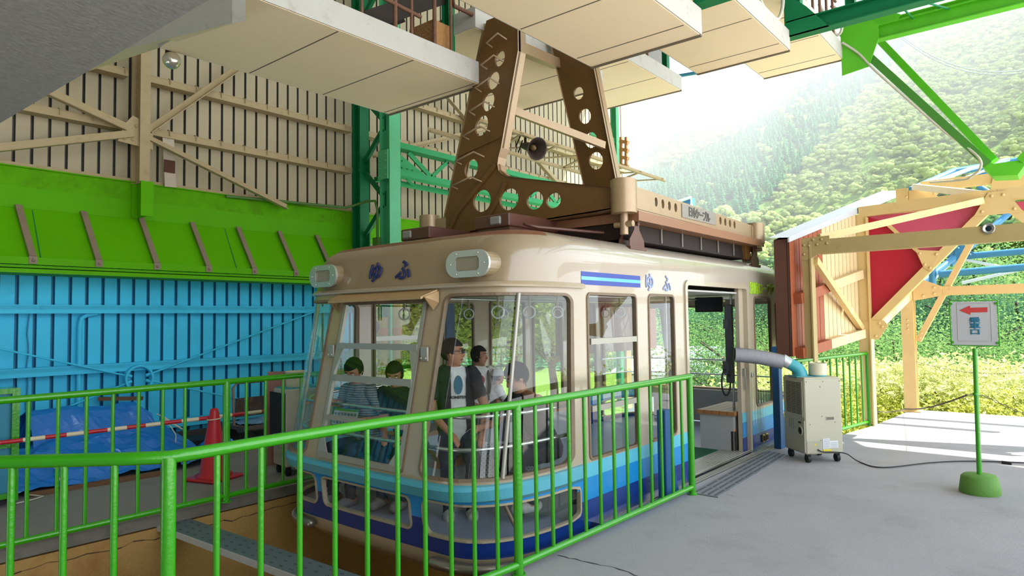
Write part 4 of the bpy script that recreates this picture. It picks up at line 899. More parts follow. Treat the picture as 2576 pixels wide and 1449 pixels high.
for y in (6.62, 8.46): m = MB(); m.cyl((-3.35, y, .0), (-3.35, y, 2.0), .016, n=8); obj('grab_pole', m, HR, car)
m = MB(); m.cyl((-5.2, 4.4, 1.93), (-5.2, 9.6, 1.93), .014, n=8); m.cyl((-3.9, 4.4, 1.93), (-3.9, 9.6, 1.93), .014, n=8); obj('strap_rail', m, HR, car)
STRAP = mat('strap_ring', 'c8cfc8', .35); BELT = mat('strap_belt', 'b6a888', .6)
for x, y in [(-3.9, 4.5), (-3.9, 4.95), (-3.9, 5.4), (-3.9, 6.6), (-3.9, 7.05), (-5.2, 4.55), (-5.2, 5.0), (-5.2, 5.5), (-5.2, 6.1), (-5.2, 7.2), (-5.2, 7.55), (-5.2, 8.4), (-5.2, 8.75)]:
    m = MB(); m.box((x, y, 1.87), (.025, .008, .12)); h = obj('hand_strap', m, BELT, car)
    m = MB(); m.tube(circ((x, y, 1.765), .055, 18, (.8, .6, 0), (0, 0, 1)), .009, 6, closed=True); obj('strap_ring', m, STRAP, h)
m = MB(); m.box((-3.75, 8.7, 1.86), (.36, .1, .2), rz=.25, bev=.01); mo = obj('ceiling_monitor', m, BLACK, car)
m = MB(); m.box((-3.74, 8.645, 1.86), (.31, .006, .16), rz=.25); obj('screen', m, mat('dark_screen', '23282c', .1), mo)
m = MB(); m.box((-3.36, 8.40, 1.35), (.09, .08, 1.0), bev=.01); m.box((-3.38, 8.34, 1.6), (.05, .05, .12)); m.box((-3.39, 8.33, 1.05), (.06, .06, .16)); obj('control_panel', m, mat('dark_grey_panel', '4a4c50', .5), car)
m = MB(); m.tube(circ((-3.38, 8.3, .86), .085, 18, (.3, .9, 0), (0, 0, 1.9)), .012, 6, closed=True); m.tube([(-3.4, 8.36, 1.1), (-3.41, 8.3, 1.0), (-3.38, 8.3, .95)], .008, 6); obj('coiled_cord', m, BLACK, car)
m = MB(); m.box((-4.3, 10.3, .28), (2.3, .05, .5)); obj('rear_panel', m, INT, car)
m = MB(); m.box((-5.2, 9.9, 1.9), (.8, .02, .12)); obj('ceiling_vent', m, INT, car)
cm = MB(); cm.prism([(-3.47, 6.72, .012), (-3.47, 8.2, .012), (-3.95, 8.2, .012), (-3.95, 6.72, .012)], (0, 0, .012)); tag(obj('door_mat', cm, mat('green_turf_mat', '0f5a3a', .95, var=.3, scale=60, bump=.8, bscale=150)), 'dark green door mat lying inside the open cable car door', 'door mat')
m = MB(); m.cyl((-3.3, 8.28, .02), (-3.3, 8.28, .26), .035, n=14); m.cur = 1; m.cyl((-3.3, 8.28, .26), (-3.3, 8.28, .31), .03, .015, n=12); tag(obj('spray_can', m, [mat('dark_can', '33302c', .4, .3), mat('orange_cap', 'd8791f', .4)]), 'dark spray can with orange cap beside the bench inside the door', 'spray can')
# ---------------------------------------------------------------- roof gear
BRN = mat('brown_gear_paint', '5d3a2d', .35, var=.12, dirt='3e261d', damt=.25, spec=.6); BR2 = mat('light_brown_paint', '8f6446', .35, var=.1, dirt='6b452e', damt=.25)
for x, y, l, z in ((-5.48, 4.95, 1.2, 2.50), (-4.36, 4.95, 1.25, 2.52)):
    m = MB(); m.box((x, y+l/2, z+.03), (.42, l-.06, .12)); m.box((x, y+l/2, z+.15), (.46, l, .13), bev=.01); rb = obj('roof_box', m, BRN, car)
    m = MB(); m.box((x-.12 if x < -5 else x+.06, y-.005, z+.15), (.14, .03, .085), bev=.012); obj('box_lamp', m, mat('lamp_glass', '8d8d88', .2), rb)
m = MB(); m.box((-4.35, 7.4, 2.55), (2.05, 3.3, .16)); m.cur = 1; m.box((-4.2, 7.45, 2.68), (2.1, 3.45, .09)); m.box((-4.3, 7.5, 2.79), (1.75, 3.3, .10)); m.cur = 2
for k in range(7): m.box((-3.31, 6.0+.5*k, 2.56), (.012, .012, .15))
obj('louvred_unit', m, [mat('louvre_dark', '241813', .8), BR2, ALU], car)
m = MB(); m.cyl((-5.55, 5.9, 2.5), (-5.55, 5.9, 2.86), .05, n=14); obj('roof_antenna', m, mat('white_tube', 'd5d2c8', .4), car)
m = MB(); m.tube([(-4.0, 5.02, 2.62), (-3.95, 5.0, 2.6), (-3.9, 5.1, 2.58), (-3.5, 5.9, 2.55)], .018, 8); obj('roof_cable', m, BRN, car)
for x, y in ((-3.3, 5.83), (-3.3, 9.05), (-5.85, 5.83), (-5.85, 9.05)):
    m = MB()
    for s in (-1, 1): m.prism([(x+s*.055, y-.15, 2.37), (x+s*.055, y+.15, 2.37), (x+s*.055, y+.14, 2.46), (x+s*.055, y+.05, 2.56), (x+s*.055, y+.05, 2.66), (x+s*.055, y-.05, 2.66), (x+s*.055, y-.05, 2.56), (x+s*.055, y-.14, 2.46)], (.012, 0, 0))
    m.box((x, y, 2.375), (.17, .32, .03)); m.cyl((x-.09, y, 2.62), (x+.09, y, 2.62), .022, n=10); obj('hanger_bracket', m, BRN, car)
# ================================================================ hanger
HB = mat('brown_hanger_paint', '6b4a22', .45, var=.15, dirt='46301f', dscale=3, damt=.3); HL = mat('champagne_hanger_flange', 'a99070', .35, .3, var=.08, dirt='6e4f36', dscale=9, damt=.15)
hg = thing('cable_car_hanger', 'tall brown perforated steel hanger frame rising from the cable car roof between the decks', 'hanger', (XC, 7.2, 2.8))
yh = 5.6
out = [(-5.95, 2.62), (-5.75, 2.62), (-5.70, 2.82), (-4.97, 5.10), (-4.50, 5.10), (-4.50, 4.62), (-4.76, 3.60), (-4.82, 3.46), (-4.80, 3.36), (-4.70, 3.28), (-4.55, 3.235), (-3.36, 2.96), (-3.25, 2.94), (-3.25, 2.76), (-4.12, 2.72), (-4.2, 2.60)]
out = out[1:]
def hc(c, rx, rz, sk=0., n=20): return [(c[0]+rx*math.cos(2*pi*k/n)+sk*math.sin(2*pi*k/n), c[1]+rz*math.sin(2*pi*k/n)) for k in range(n)]
A_ = lambda px, py: (lambda p: (p.x, p.z))(at(px, py, y=yh))
holes = [hc(A_(1257, 147), .075, .088, .01), hc(A_(1241, 202), .088, .10, .012), hc(A_(1228, 256), .092, .105, .015), hc(A_(1211, 316), .10, .118, .018), hc(A_(1185, 425), .105, .115, .01), hc(A_(1212, 505), .135, .128), hc(A_(1280, 501), .135, .122), hc(A_(1345, 504), .112, .098), hc(A_(1392, 504), .095, .082)]
m = MB(); m.prism([(x, yh, z) for x, z in out], (0, .03, 0), [[(x, yh, z) for x, z in h] for h in holes]); obj('front_plate', m, HB, hg)
m = MB(); fl_ = [V((x, yh, z)) for x, z in [(-4.50, 5.10), (-4.50, 4.62), (-4.76, 3.60), (-4.80, 3.50), (-4.815, 3.42), (-4.80, 3.35), (-4.75, 3.30), (-4.66, 3.255), (-4.55, 3.235), (-3.36, 2.96)]]
for k in range(len(fl_)-1): m.add([fl_[k]+V((0, -.02, 0)), fl_[k+1]+V((0, -.02, 0)), fl_[k+1]+V((0, .12, 0)), fl_[k]+V((0, .12, 0))], [(0, 1, 2, 3)])
m.beam((-5.75, yh+.1, 2.66), (-4.985, yh+.1, 5.1), .24, .015, (0, 1, 0)); m.beam((-5.7, yh+.1, 2.7), (-3.3, yh+.1, 2.76), .2, .015); obj('edge_flange', m, HL, hg)
m = MB(); m.beam((-5.62, yh-.015, 2.68), (-5.45, yh-.015, 2.95), .02, .04); m.beam((-5.45, yh-.015, 2.95), (-4.85, yh-.015, 3.42), .02, .05); m.beam((-5.1, yh-.015, 2.66), (-4.7, yh-.015, 3.2), .02, .04); m.beam((-5.42, yh-.015, 3.62), (-4.8, yh-.015, 3.72), .02, .03); obj('stiffener', m, HB, hg)
for i, (px, py) in enumerate(((1245, 110), (1232, 165), (1218, 222), (1203, 281), (1188, 342), (1170, 405), (1160, 467))):
    c = at(px, py, y=yh-.02); w_ = .1+.014*i; c = c+V((.06+.01*i, 0, 0)); m = MB(); m.tube([c+V((-w_, .0, -.03)), c+V((-w_, -.10, -.01)), c+V((w_*.7, -.10, .05)), c+V((w_*1.1, 0, .0))], .011, 6); obj('step_iron', m, HL, hg)
m = MB(); m.cyl((-3.25, yh+.02, 2.70), (-3.25, yh+.02, 3.02), .125, n=24); m.cyl((-3.25, yh+.02, 3.02), (-3.25, yh+.02, 3.03), .11, n=24); obj('corner_bush', m, HL, hg)
m = MB(); m.cyl((-5.95, yh+.02, 2.68), (-5.95, yh+.02, 2.97), .125, n=24); m.box((-5.8, yh+.02, 2.82), (.3, .05, .2)); obj('corner_bush', m, HL, hg)
m = MB(); m.cyl((-3.25, 9.15, 2.68), (-3.25, 9.15, 2.96), .115, n=24); m.box((-3.3, 9.05, 2.83), (.12, .14, .16)); obj('corner_bush', m, HL, hg)
for x, y in ((-3.27, yh+.05), (-3.27, 9.13), (-5.93, yh+.05)):
    m = MB(); m.cyl((x, y, 2.74), (x, y, 2.5), .04, n=12); m.cyl((x-.1, y, 2.6), (x+.1, y, 2.6), .03, n=10); obj('suspension_pin', m, HL, hg)
m = MB(); m.prism([(-3.28, yh+.1, 2.78), (-3.28, yh+.1, 3.0), (-3.28, 9.1, 2.92), (-3.28, 9.1, 2.74)], (.03, 0, 0), [[(-3.28, y+.035*math.cos(a), 2.885-.012*(y-7)+.05*math.sin(a)) for a in [2*pi*k/12 for k in range(12)]] for y in (6.28, 6.43, 6.58, 6.73, 7.95, 8.1, 8.25, 8.4)])
m.beam((-3.3, yh+.1, 2.77), (-3.3, 9.1, 2.735), .09, .014); obj('side_beam', m, HL, hg)
pl = MB(); pl.box((-3.245, 7.33, 2.875), (.008, .92, .15)); pb = obj('name_plate', pl, mat('grey_name_plate', '8f8a80', .5, .3), hg)
for k, ch in enumerate('日本ケーブル'): lettering('character', ch, .12, (-3.238, 7.08+.095*k, 2.875-.003*k), (0, 1, -.02), (0, 0, 1), mat('plate_print', '55514a', .5), pb, bold=.003)
m = MB(); m.prism([(-3.33, 8.75, 2.9), (-3.33, 8.93, 2.9), (-3.33, 9.02, 2.5), (-3.33, 8.98, 2.44), (-3.33, 8.86, 2.46)], (.05, 0, 0)); m.cyl((-3.36, 8.93, 2.5), (-3.26, 8.93, 2.5), .05, n=14); m.cyl((-3.3, 8.93, 2.5), (-3.3, 9.2, 2.47), .012, n=8); obj('damper_arm', m, HB, hg)
# rear leg
r0, r1 = 6.95, 7.35
pt_, pb_ = at(1396, 150, y=r0), at(1472, 475, y=r1); nrm_ = (pb_-pt_).cross(V((1, 0, 0)))
def atp(px, py):
    d = _F+_R*((px-1288)/FPX)-_U*((py-724.5)/FPX); return CAM+d*((pt_-CAM).dot(nrm_)/d.dot(nrm_))
tl, tr_, bl, br_ = atp(1396, 150), atp(1492, 150), atp(1472, 475), atp(1556, 475)
ext = V((0, .03, 0)); m = MB(); hs = []; hu = (bl-tl).normalized()
for px, py, rx in ((1455, 234, .075), (1471, 292, .09), (1486, 352, .095), (1499, 404, .105)):
    c = atp(px, py); hs.append([c+V((1, 0, 0))*rx*math.cos(a)+V((0, hu.y, hu.z)).normalized()*rx*1.08*math.sin(a) for a in [2*pi*k/18 for k in range(18)]])
bl2 = bl+(bl-tl)*.22; br2 = br_+(br_-tr_)*.22; tl2 = tl+(tl-bl)*.25; tr2 = tr_+(tr_-br_)*.25
m.prism([tl2, tr2, br2, bl2], ext, hs); obj('rear_plate', m, HB, hg)
m = MB(); m.add([tr2+V((0, -.03, 0)), br2+V((0, -.03, 0)), br2+V((.0, .12, 0)), tr2+V((.0, .12, 0))], [(0, 1, 2, 3)]); m.add([tl2+V((0, -.03, 0)), bl2+V((0, -.03, 0)), bl2+V((0, .2, 0)), tl2+V((0, .2, 0))], [(0, 1, 2, 3)]); obj('rear_flange', m, HL, hg)
m = MB(); m.beam(at(1268, 270, y=yh+.12), at(1520, 366, y=7.15), .05, .09); m.beam(at(1305, 120, y=yh+.1), at(1400, 160, y=r0), .1, .12); obj('cross_strut', m, HL, hg)
# ================================================================ timber side wall and portal frames on the right
YA, YB, YC = 9.0, 11.5, 13.5
RED_LIT = mat('sunlit_red_panel', 'c5506a', .5, var=.06)  # paler red: sunlight coming through the upper panels put into the colour
w0 = at(1990, 750, y=8.78); w1 = at(2158, 700, y=11.42); dw = V((w1.x-w0.x, w1.y-w0.y, 0)); nw = V((dw.y, -dw.x, 0)).normalized(); Lw = dw.length; dw.normalize()
zt0 = at(1990, 606, y=8.78).z; zt1 = at(2160, 532, y=11.42).z; zb0 = at(2000, 897, y=8.8).z; zb1 = at(2165, 845, y=11.45).z
W = lambda u, z, o=0.: V((w0.x, w0.y, 0))+dw*(u*Lw)+nw*o+V((0, 0, z))
zt = lambda u: zt0+(zt1-zt0)*u; zbm = lambda u: zb0+(zb1-zb0)*u
t = thing('timber_side_wall', 'brown boarded side wall with a sunlit cream tone on its far part beside the cable car end, dark brown end face', 'boarded wall', W(0, 0))
m = MB(); a = W(0, 0, -.20); m.add([W(0, zb0), W(0, zt0+.03), W(0, zt0+.03, -.2), W(0, zb0, -.2)], [(0, 1, 2, 3)])
m.add([W(0, zb0, -.2), W(0, zt0+.03, -.2), W(1, zt1+.03, -.2), W(1, zb1, -.2)], [(0, 1, 2, 3)]); m.add([W(0, zb0, -.2), W(1, zb1, -.2), W(1, zb1), W(0, zb0)], [(0, 1, 2, 3)]); obj('end_face', m, B_FACE, t)
n = 16
for k in range(n):
    u0, u1 = k/n, (k+1)/n-.006; m = MB(); brown = u0 < .42
    m.prism([W(u0, zbm(u0)), W(u1, zbm(u1)), W(u1, zt(u1)), W(u0, zt(u0))], nw*-.02); obj('wall_plank', m, B_WOOD if brown else LIT_WOOD, t)
m = MB(); m.prism([W(0, zbm(0), -.03), W(1, zbm(1), -.03), W(1, zt(1), -.03), W(0, zt(0), -.03)], nw*-.01); bb_ = obj('backing_board', m, DARK, t)
for z0, z1, nm in ((at(2035, 752, y=9.1).z, at(2152, 690, y=11.3).z, 'middle_rail'), (zb0+.04, zb1+.04, 'bottom_rail')):
    m = MB(); a, b = W(.03, z0, .05), W(.42, z0+(z1-z0)*.42, .05); c = W(.98, z1, .05); m.beam(a, b, .1, .13); m.cur = 1; m.beam(b, c, .1, .13); obj(nm, m, [B_WOOD, LIT_WOOD], t)
m = MB(); m.add([W(-.02, zt0+.04, .02), W(1.9, zt0+(zt1-zt0)*1.9+.05, .02), W(1.9, zt0+(zt1-zt0)*1.9+.08, -.25), W(-.02, zt0+.06, -.25)], [(0, 1, 2, 3)])
m.prism([W(-.02, zt0-.02, .022), W(1.9, zt0+(zt1-zt0)*1.9-.06, .022), W(1.9, zt0+(zt1-zt0)*1.9+.05, .022), W(-.02, zt0+.045, .022)], nw*-.02); obj('roof_flashing', m, ROOFW, t)
# frame A
t = thing('portal_frame', 'weathered shade-toned cream portal beam with a round lamp, nearest of the yellow frames', 'portal frame', (-2.5, YA, 0))
CREAM_SHADED = mat('shaded_cream_steel', 'a8935f', .5, var=.08, dirt='7d5e35', dscale=9, damt=.15)  # cream of the yellow frames, darkened in colour for shade
pa = at(2030, 610, y=YA); m = MB(); m.box((pa.x, YA, (pa.z+1.12)/2+.03), (.10, .12, pa.z-1.12)); m.box((pa.x+.055, YA, (pa.z+1.12)/2), (.02, .16, pa.z-1.1)); obj('post', m, CREAM_SHADED, t)
za = at(2300, 604, y=YA).z; m = MB(); m.beam((pa.x, YA, za), (1.6, YA, za), .12, .185); obj('beam', m, CREAM_SHADED, t)
g = [at(x, y, y=YA-.07) for x, y in ((2016, 600), (2086, 592), (2086, 617), (2058, 640), (2030, 655), (2018, 655))]; m = MB(); m.prism(g, (0, .012, 0)); m.rivets([at(x, y, y=YA-.075) for x, y in ((2022, 617), (2035, 618), (2055, 615), (2045, 603), (2066, 602), (2080, 612), (2022, 640))], (0, -1, 0), .018); obj('gusset_plate', m, CREAM_SHADED, t)
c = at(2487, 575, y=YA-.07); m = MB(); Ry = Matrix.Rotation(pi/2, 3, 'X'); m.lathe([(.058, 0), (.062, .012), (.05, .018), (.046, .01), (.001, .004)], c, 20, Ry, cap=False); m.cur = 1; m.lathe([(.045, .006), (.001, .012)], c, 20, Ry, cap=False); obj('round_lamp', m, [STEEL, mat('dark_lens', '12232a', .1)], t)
m = MB(); m.beam(at(2050, 655, y=YA+.05), at(2168, 828, y=YB-.1), .10, .07, (1, 0, 0)); tag(obj('diagonal_brace', m, YELLOW), 'cream yellow diagonal brace crossing in front of the boarded side wall', 'brace')
m = MB(); m.beam(at(2060, 598, y=YA+.05), at(2470, 505, y=YB-.1), .07, .09); tag(obj('diagonal_brace', m, YELLOW), 'thin cream yellow brace crossing above the red panels', 'brace')
# frame B with red haunch
t = thing('portal_frame', 'yellow riveted portal frame filled with red triangular panels, middle frame', 'portal frame', (-2.45, YB, 0))
cb = at(2168, 700, y=YB); m = MB(); m.beam((cb.x+.02, YB, 0), (cb.x+.02, YB, 3.25), .16, .14, (0, 1, 0)); m.box((cb.x+.11, YB, 1.6), (.02, .2, 3.2)); obj('column', m, YELLOW, t)
xm = -.70; zb_ = 3.29
m = MB(); m.beam((cb.x, YB, zb_), (xm, YB, zb_+.05), .12, .16); m.beam((xm, YB, zb_+.05), (1.1, YB, zb_), .12, .16); obj('top_beam', m, YELLOW, t)
lo = at(2172, 838, y=YB)
for sx in (1, -1):
    X = lambda x: xm+(x-xm)*sx
    m = MB(); m.beam((X(lo.x), YB, lo.z), (X(-.78), YB, 3.2), .12, .13, (0, 1, 0)); obj('haunch_member', m, YELLOW, t)
    md = at(2334, 655, y=YB); m = MB(); m.beam((X(-2.12), YB, 3.12), (X(md.x), YB, md.z), .05, .09, (0, 1, 0)); obj('haunch_strut', m, YELLOW, t)
    tl_ = (X(-2.1), 3.22); m = MB(); m.prism([(X(cb.x+.08), YB+.02, 3.22), (X(cb.x+.08), YB+.02, lo.z+.05), (X(md.x), YB+.02, md.z), (X(-2.12), YB+.02, 3.12)], (0, .015, 0)); obj('red_panel', m, RED, t)
    m = MB(); m.prism([(X(cb.x+.08), YB+.025, 3.22), (X(-2.12), YB+.025, 3.12), (X(md.x), YB+.025, md.z), (X(-.82), YB+.025, 3.22)], (0, .015, 0)); obj('red_panel', m, RED_LIT, t, 'red panel in a sunlit pinkish tone')
    for pts in ([(lo.x-.12, lo.z-.05), (lo.x-.1, lo.z+.17), (lo.x+.3, lo.z+.2), (lo.x+.36, lo.z+.12), (lo.x+.22, lo.z-.1)], [(md.x-.14, md.z+.16), (md.x+.18, md.z+.12), (md.x+.05, md.z-.18), (md.x-.05, md.z-.1)], [(xm-.28, 3.06), (xm-.1, 3.38), (xm+.1, 3.38), (xm+.28, 3.06)] if sx == 1 else [(-2.6, 3.1), (-2.6, 3.38), (-2.25, 3.4), (-2.3, 3.2)]):
        m = MB(); m.prism([(X(x), YB-.08, z) for x, z in pts], (0, .014, 0)); cx = sum(p[0] for p in pts)/len(pts); cz = sum(p[1] for p in pts)/len(pts)
        m.rivets([(X(cx+(x-cx)*.65), YB-.082, cz+(z-cz)*.65) for x, z in pts], (0, -1, 0), .022); obj('gusset_plate', m, YELLOW, t)
# frame C
t = thing('portal_frame', 'yellow outer portal frame at the platform edge, farthest of the frames', 'portal frame', (-2.15, YC, 0))
m = MB(); xcn = -2.17; m.ibeam((xcn, YC, -.02), (xcn, YC, 3.85), .19, .2, .02, (0, 1, 0)); m.box((xcn, YC, .01), (.3, .3, .02)); m.box((xcn-.005, YC-.1, 1.95), (.19, .02, 3.9)); m.rivets([(xcn, YC-.11, 1.43+.08*k) for k in range(3)], (0, -1, 0), .02); obj('column', m, YELLOW, t)
m = MB(); m.beam((xcn, YC, 2.08), (1.2, YC, 2.08), .14, .15); obj('lower_beam', m, YELLOW, t)
m = MB(); m.beam((-1.9, YC, 3.9), (1.2, YC, 3.9), .14, .17); obj('top_beam', m, YELLOW, t)
for pts in ([(-2.25, 1.9), (-2.25, 2.3), (-2.0, 2.32), (-1.65, 2.16), (-1.65, 2.0), (-1.9, 1.95)], [(-2.2, 3.3), (-2.2, 3.85), (-1.55, 3.85), (-1.75, 3.6), (-2.0, 3.2)], [(-.95, 3.5), (-.85, 4.0), (-.4, 4.0), (-.3, 3.5)]):
    m = MB(); m.prism([(x, YC-.1, z) for x, z in pts], (0, .014, 0)); cx = sum(p[0] for p in pts)/len(pts); cz = sum(p[1] for p in pts)/len(pts)
    m.rivets([(cx+(x-cx)*.65, YC-.102, cz+(z-cz)*.65) for x, z in pts], (0, -1, 0), .025); obj('gusset_plate', m, YELLOW, t)
m = MB(); m.beam(at(2310, 858, y=YC), at(2462, 575, y=YC), .09, .11, (0, 1, 0)); m.rivets([at(2318, 838, y=YC-.06), at(2314, 850, y=YC-.06)], (0, -1, 0), .025); obj('knee_brace', m, YELLOW, t)
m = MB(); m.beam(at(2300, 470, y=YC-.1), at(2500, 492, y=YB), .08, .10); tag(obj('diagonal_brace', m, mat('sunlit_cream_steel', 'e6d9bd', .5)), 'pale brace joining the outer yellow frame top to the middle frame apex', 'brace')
m = MB(); m.beam(at(2175, 848, y=YB), at(2290, 735, y=YC), .12, .15); tag(obj('edge_beam', m, YELLOW), 'yellow sloping edge beam below the red panels between two columns', 'edge beam')
# ---------------------------------------------------------------- green beams and V support
def ggirder(name, label, y, z, x0, x1, h, mm, gx=None):
    t = thing(name, label, 'roof beam', (x0, y, z)); m = MB(); m.ibeam((x0, y, z), (x1, y, z), .16, h, .014); obj('beam', m, mm, t); return t
t = ggirder('roof_beam', 'dark green steel roof beam meeting the second right deck corner', 8.7, at(2120, 42, y=8.7).z, -2.6, 4.5, .2, G_DARK)
m = MB(); z = at(2120, 42, y=8.7).z; m.prism([(-2.62, 8.62, z-.1), (-2.1, 8.62, z-.1), (-2.35, 8.62, z+.22), (-2.62, 8.62, z+.5)], (0, .015, 0)); obj('gusset_plate', m, G_DARK, t)
z1_ = at(2300, 62, y=11.35).z
t = ggirder('roof_beam', 'lime green lower roof beam at the end of the highest right deck', 11.35, z1_, -2.6, 5, .22, G_LIME)
m = MB(); m.prism([(-2.58, 11.26, z1_-.55), (-2.2, 11.26, z1_-.5), (-2.05, 11.26, z1_-.1), (-2.05, 11.26, z1_+.1), (-2.4, 11.26, z1_+.5), (-2.58, 11.26, z1_+.5)], (0, .015, 0)); obj('gusset_plate', m, G_LIME, t)
z2_ = at(2300, 48, y=12.3).z
t = ggirder('roof_beam', 'lime green far roof beam running parallel behind the lower one', 12.3, z2_, -2.6, 5, .2, G_LIME)
m = MB(); m.prism([(-2.5, 12.2, z2_-.1), (-2.0, 12.2, z2_-.1), (-1.9, 12.2, z2_+.1), (-2.5, 12.2, z2_+.5)], (0, .015, 0)); obj('gusset_plate', m, G_LIME, t)
m = MB(); m.ibeam((-2.5, 8.7, 5.25), (-2.5, 8.7, 9.4), .12, .14, .012, (1, 0, 0)); tag(obj('steel_post', m, G_DARK), 'dark green post rising above the second right deck corner', 'steel post')
m = MB(); m.ibeam((-2.45, 11.4, 5.9), (-2.45, 11.4, 9.4), .12, .14, .012, (1, 0, 0)); tag(obj('steel_post', m, G_DARK), 'dark green post rising above the highest right deck corner', 'steel post')
m = MB(); m.beam((-2.62, 5.98, 4.75), (3, 5.98, 4.75), .16, .2); tag(obj('roof_beam', m, G_DARK), 'dark green beam end at the corner of the large beige deck', 'roof beam')
zA = at(2120, 42, y=8.7).z
for k in range(5):
    x = -1.7+.95*k; m = MB(); m.tube([(x, 8.7, zA-.08), (x+.35, 9.9, zA+.45), (x+.55, 11.3, z1_+.08)], .014, 6); m.tube([(x+.4, 8.7, zA-.08), (x+.15, 9.9, zA+.45), (x+.1, 11.3, z1_+.08)], .014, 6)
    m.tube([(x+.1, 11.35, z1_-.1), (x+.35, 12.3, z2_+.1), (x+.6, 11.35, z1_-.1)], .013, 6)
    tag(obj('lacing_rod', m, G_DARK), ['first', 'second', 'third', 'fourth', 'fifth'][k]+' zigzag rod from the deck corner between the green roof beams', 'lacing rod', 'zigzag rods between the green roof beams')
t = thing('v_support', 'lime green V shaped support standing on the yellow frame apex under the roof beams', 'V support', at(2505, 425, y=11.8))
nd = at(2503, 420, y=11.8); m = MB()
hx_ = [at(x, y, y=11.6) for x, y in ((2470, 418), (2497, 443), (2560, 440), (2580, 412), (2570, 402), (2500, 412), (2478, 405))]; m.prism(hx_, (0, .45, 0)); obj('foot_block', m, G_LIME, t)
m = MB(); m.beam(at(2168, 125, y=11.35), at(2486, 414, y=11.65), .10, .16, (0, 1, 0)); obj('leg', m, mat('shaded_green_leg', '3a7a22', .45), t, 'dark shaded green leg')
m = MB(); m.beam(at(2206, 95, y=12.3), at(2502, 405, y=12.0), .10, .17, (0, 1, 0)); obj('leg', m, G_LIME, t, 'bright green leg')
m = MB(); m.beam(at(2568, 405, y=11.65), at(2860, 100, y=11.35), .10, .16, (0, 1, 0)); obj('leg', m, G_LIME, t)
cpts = [at(2119, 107, y=11.2), at(2159, 134, y=11.25), at(2200, 176, y=11.28), at(2290, 256, y=11.4), at(2376, 331, y=11.5), at(2424, 364, y=11.55), at(2462, 397, y=11.5), at(2467, 421, y=11.5), at(2448, 441, y=11.6), at(2424, 452, y=11.7), at(2341, 459, y=12.5)]
m = MB(); m.tube(smooth(cpts), .018, 8); tag(obj('cable_conduit', m, mat('pale_hose', 'b9b6a4', .5)), 'pale cable following the green V support leg down to the yellow frame', 'cable')
for pts, lab in (([(1905, -20, 8.0), (1925, 25, 8.1), (1955, 48, 8.2), (1968, 20, 8.3), (1970, -30, 8.4)], 'pale hose loop hanging beside the dark green roof beam'), ([(2060, 10, 10.9), (2085, 55, 11.0), (2105, 88, 11.1), (2118, 70, 11.1), (2105, 25, 11.1), (2090, 15, 11.1)], 'pale hose coil hanging at the highest right deck corner')):
    m = MB(); m.tube(smooth([at(x, y, y=d) for x, y, d in pts]), .022, 8); tag(obj('hose_loop', m, mat('pale_hose', 'b9b6a4')), lab, 'hose')
t = thing('deck_railing', 'thin rusty railing on the highest right deck above its outer edge', 'railing', (-2.62, 10.2, 5.9))
for k in range(6): m = MB(); m.cyl((-2.62, 9.2+.36*k, 5.9), (-2.62, 9.2+.36*k, 7), .02, n=8); obj('post', m, RUST, t)
m = MB(); m.cyl((-2.62, 9.0, 6.6), (-2.62, 11.2, 6.6), .02, n=8); obj('middle_rail', m, RUST, t)
# ---------------------------------------------------------------- blue trusses outside
def bp(px, py, y): return at(px, py, y=y)
t = thing('blue_truss', 'light blue tubular truss structure outside beyond the yellow frames', 'blue truss', bp(2420, 560, 18))
for name, pts, r in (('upper_pipe', [(2290, 480, 17), (2400, 432, 19), (2600, 398, 19)], .09), ('upper_pipe', [(2300, 492, 17), (2420, 452, 18), (2600, 420, 18)], .07), ('middle_pipe', [(2385, 648, 18), (2600, 630, 18)], .075), ('lower_pipe', [(2362, 690, 17), (2600, 670, 17)], .08),
    ('upright', [(2337, 470, 18), (2337, 512, 18)], .09), ('upright', [(2397, 468, 18), (2397, 508, 18)], .09), ('upright', [(2404, 600, 18), (2404, 655, 18)], .085), ('diagonal', [(2540, 535, 19), (2390, 665, 18)], .07), ('diagonal', [(2310, 718, 17), (2405, 645, 18)], .07), ('diagonal', [(2460, 468, 19), (2580, 540, 19)], .07), ('upright', [(2346, 660, 17), (2346, 720, 17)], .07)):
    m = MB(); m.tube([bp(*p) for p in pts], r, 10); obj(name, m, B_PIPE, t)
m = MB(); m.prism([bp(2405, 600, 17.9), bp(2455, 640, 17.9), bp(2400, 655, 17.9)], (0, .03, 0)); m.rivets([bp(2410, 625, 17.85), bp(2425, 642, 17.85), bp(2440, 641, 17.85)], (0, -1, 0), .03); obj('gusset_plate', m, B_PIPE, t)
PALE = mat('pale_rod', 'c7d5dd', .5)
for pts, r in (([bp(2330, 720, 18), bp(2400, 650, 18)], .05), ([bp(2420, 652, 18), bp(2520, 672, 18)], .04), ([bp(2420, 712, 18), bp(2560, 680, 18)], .04), ([bp(2320, 470, 17), bp(2440, 425, 18), bp(2540, 400, 18)], .05), ([bp(2330, 482, 17), bp(2480, 428, 18)], .03)):
    m = MB(); m.tube(pts, r, 6); obj('pale_rod', m, PALE, t)
t = thing('blue_roof_tip', 'pale blue pointed roof frame tip showing above the hanger side beam', 'roof tip', bp(1700, 515, 24))
m = MB(); m.prism([bp(1655, 527, 24), bp(1738, 497, 24), bp(1740, 527, 24)], (0, .3, 0)); obj('blue_gable', m, B_PIPE, t)
m = MB(); m.tube([bp(1650, 526, 23.9), bp(1738, 497, 23.9), bp(1740, 530, 23.9)], .06, 6); obj('pale_edge', m, PALE, t)
t = thing('blue_roof_tip', 'blue corrugated roof edge just under the second right deck', 'roof tip', bp(1720, 185, 16))
m = MB(); m.prism([bp(1690, 195, 16), bp(1760, 183, 16), bp(1755, 178, 16), bp(1695, 189, 16)], (0, .1, 0)); obj('roof_edge', m, B_PIPE, t)
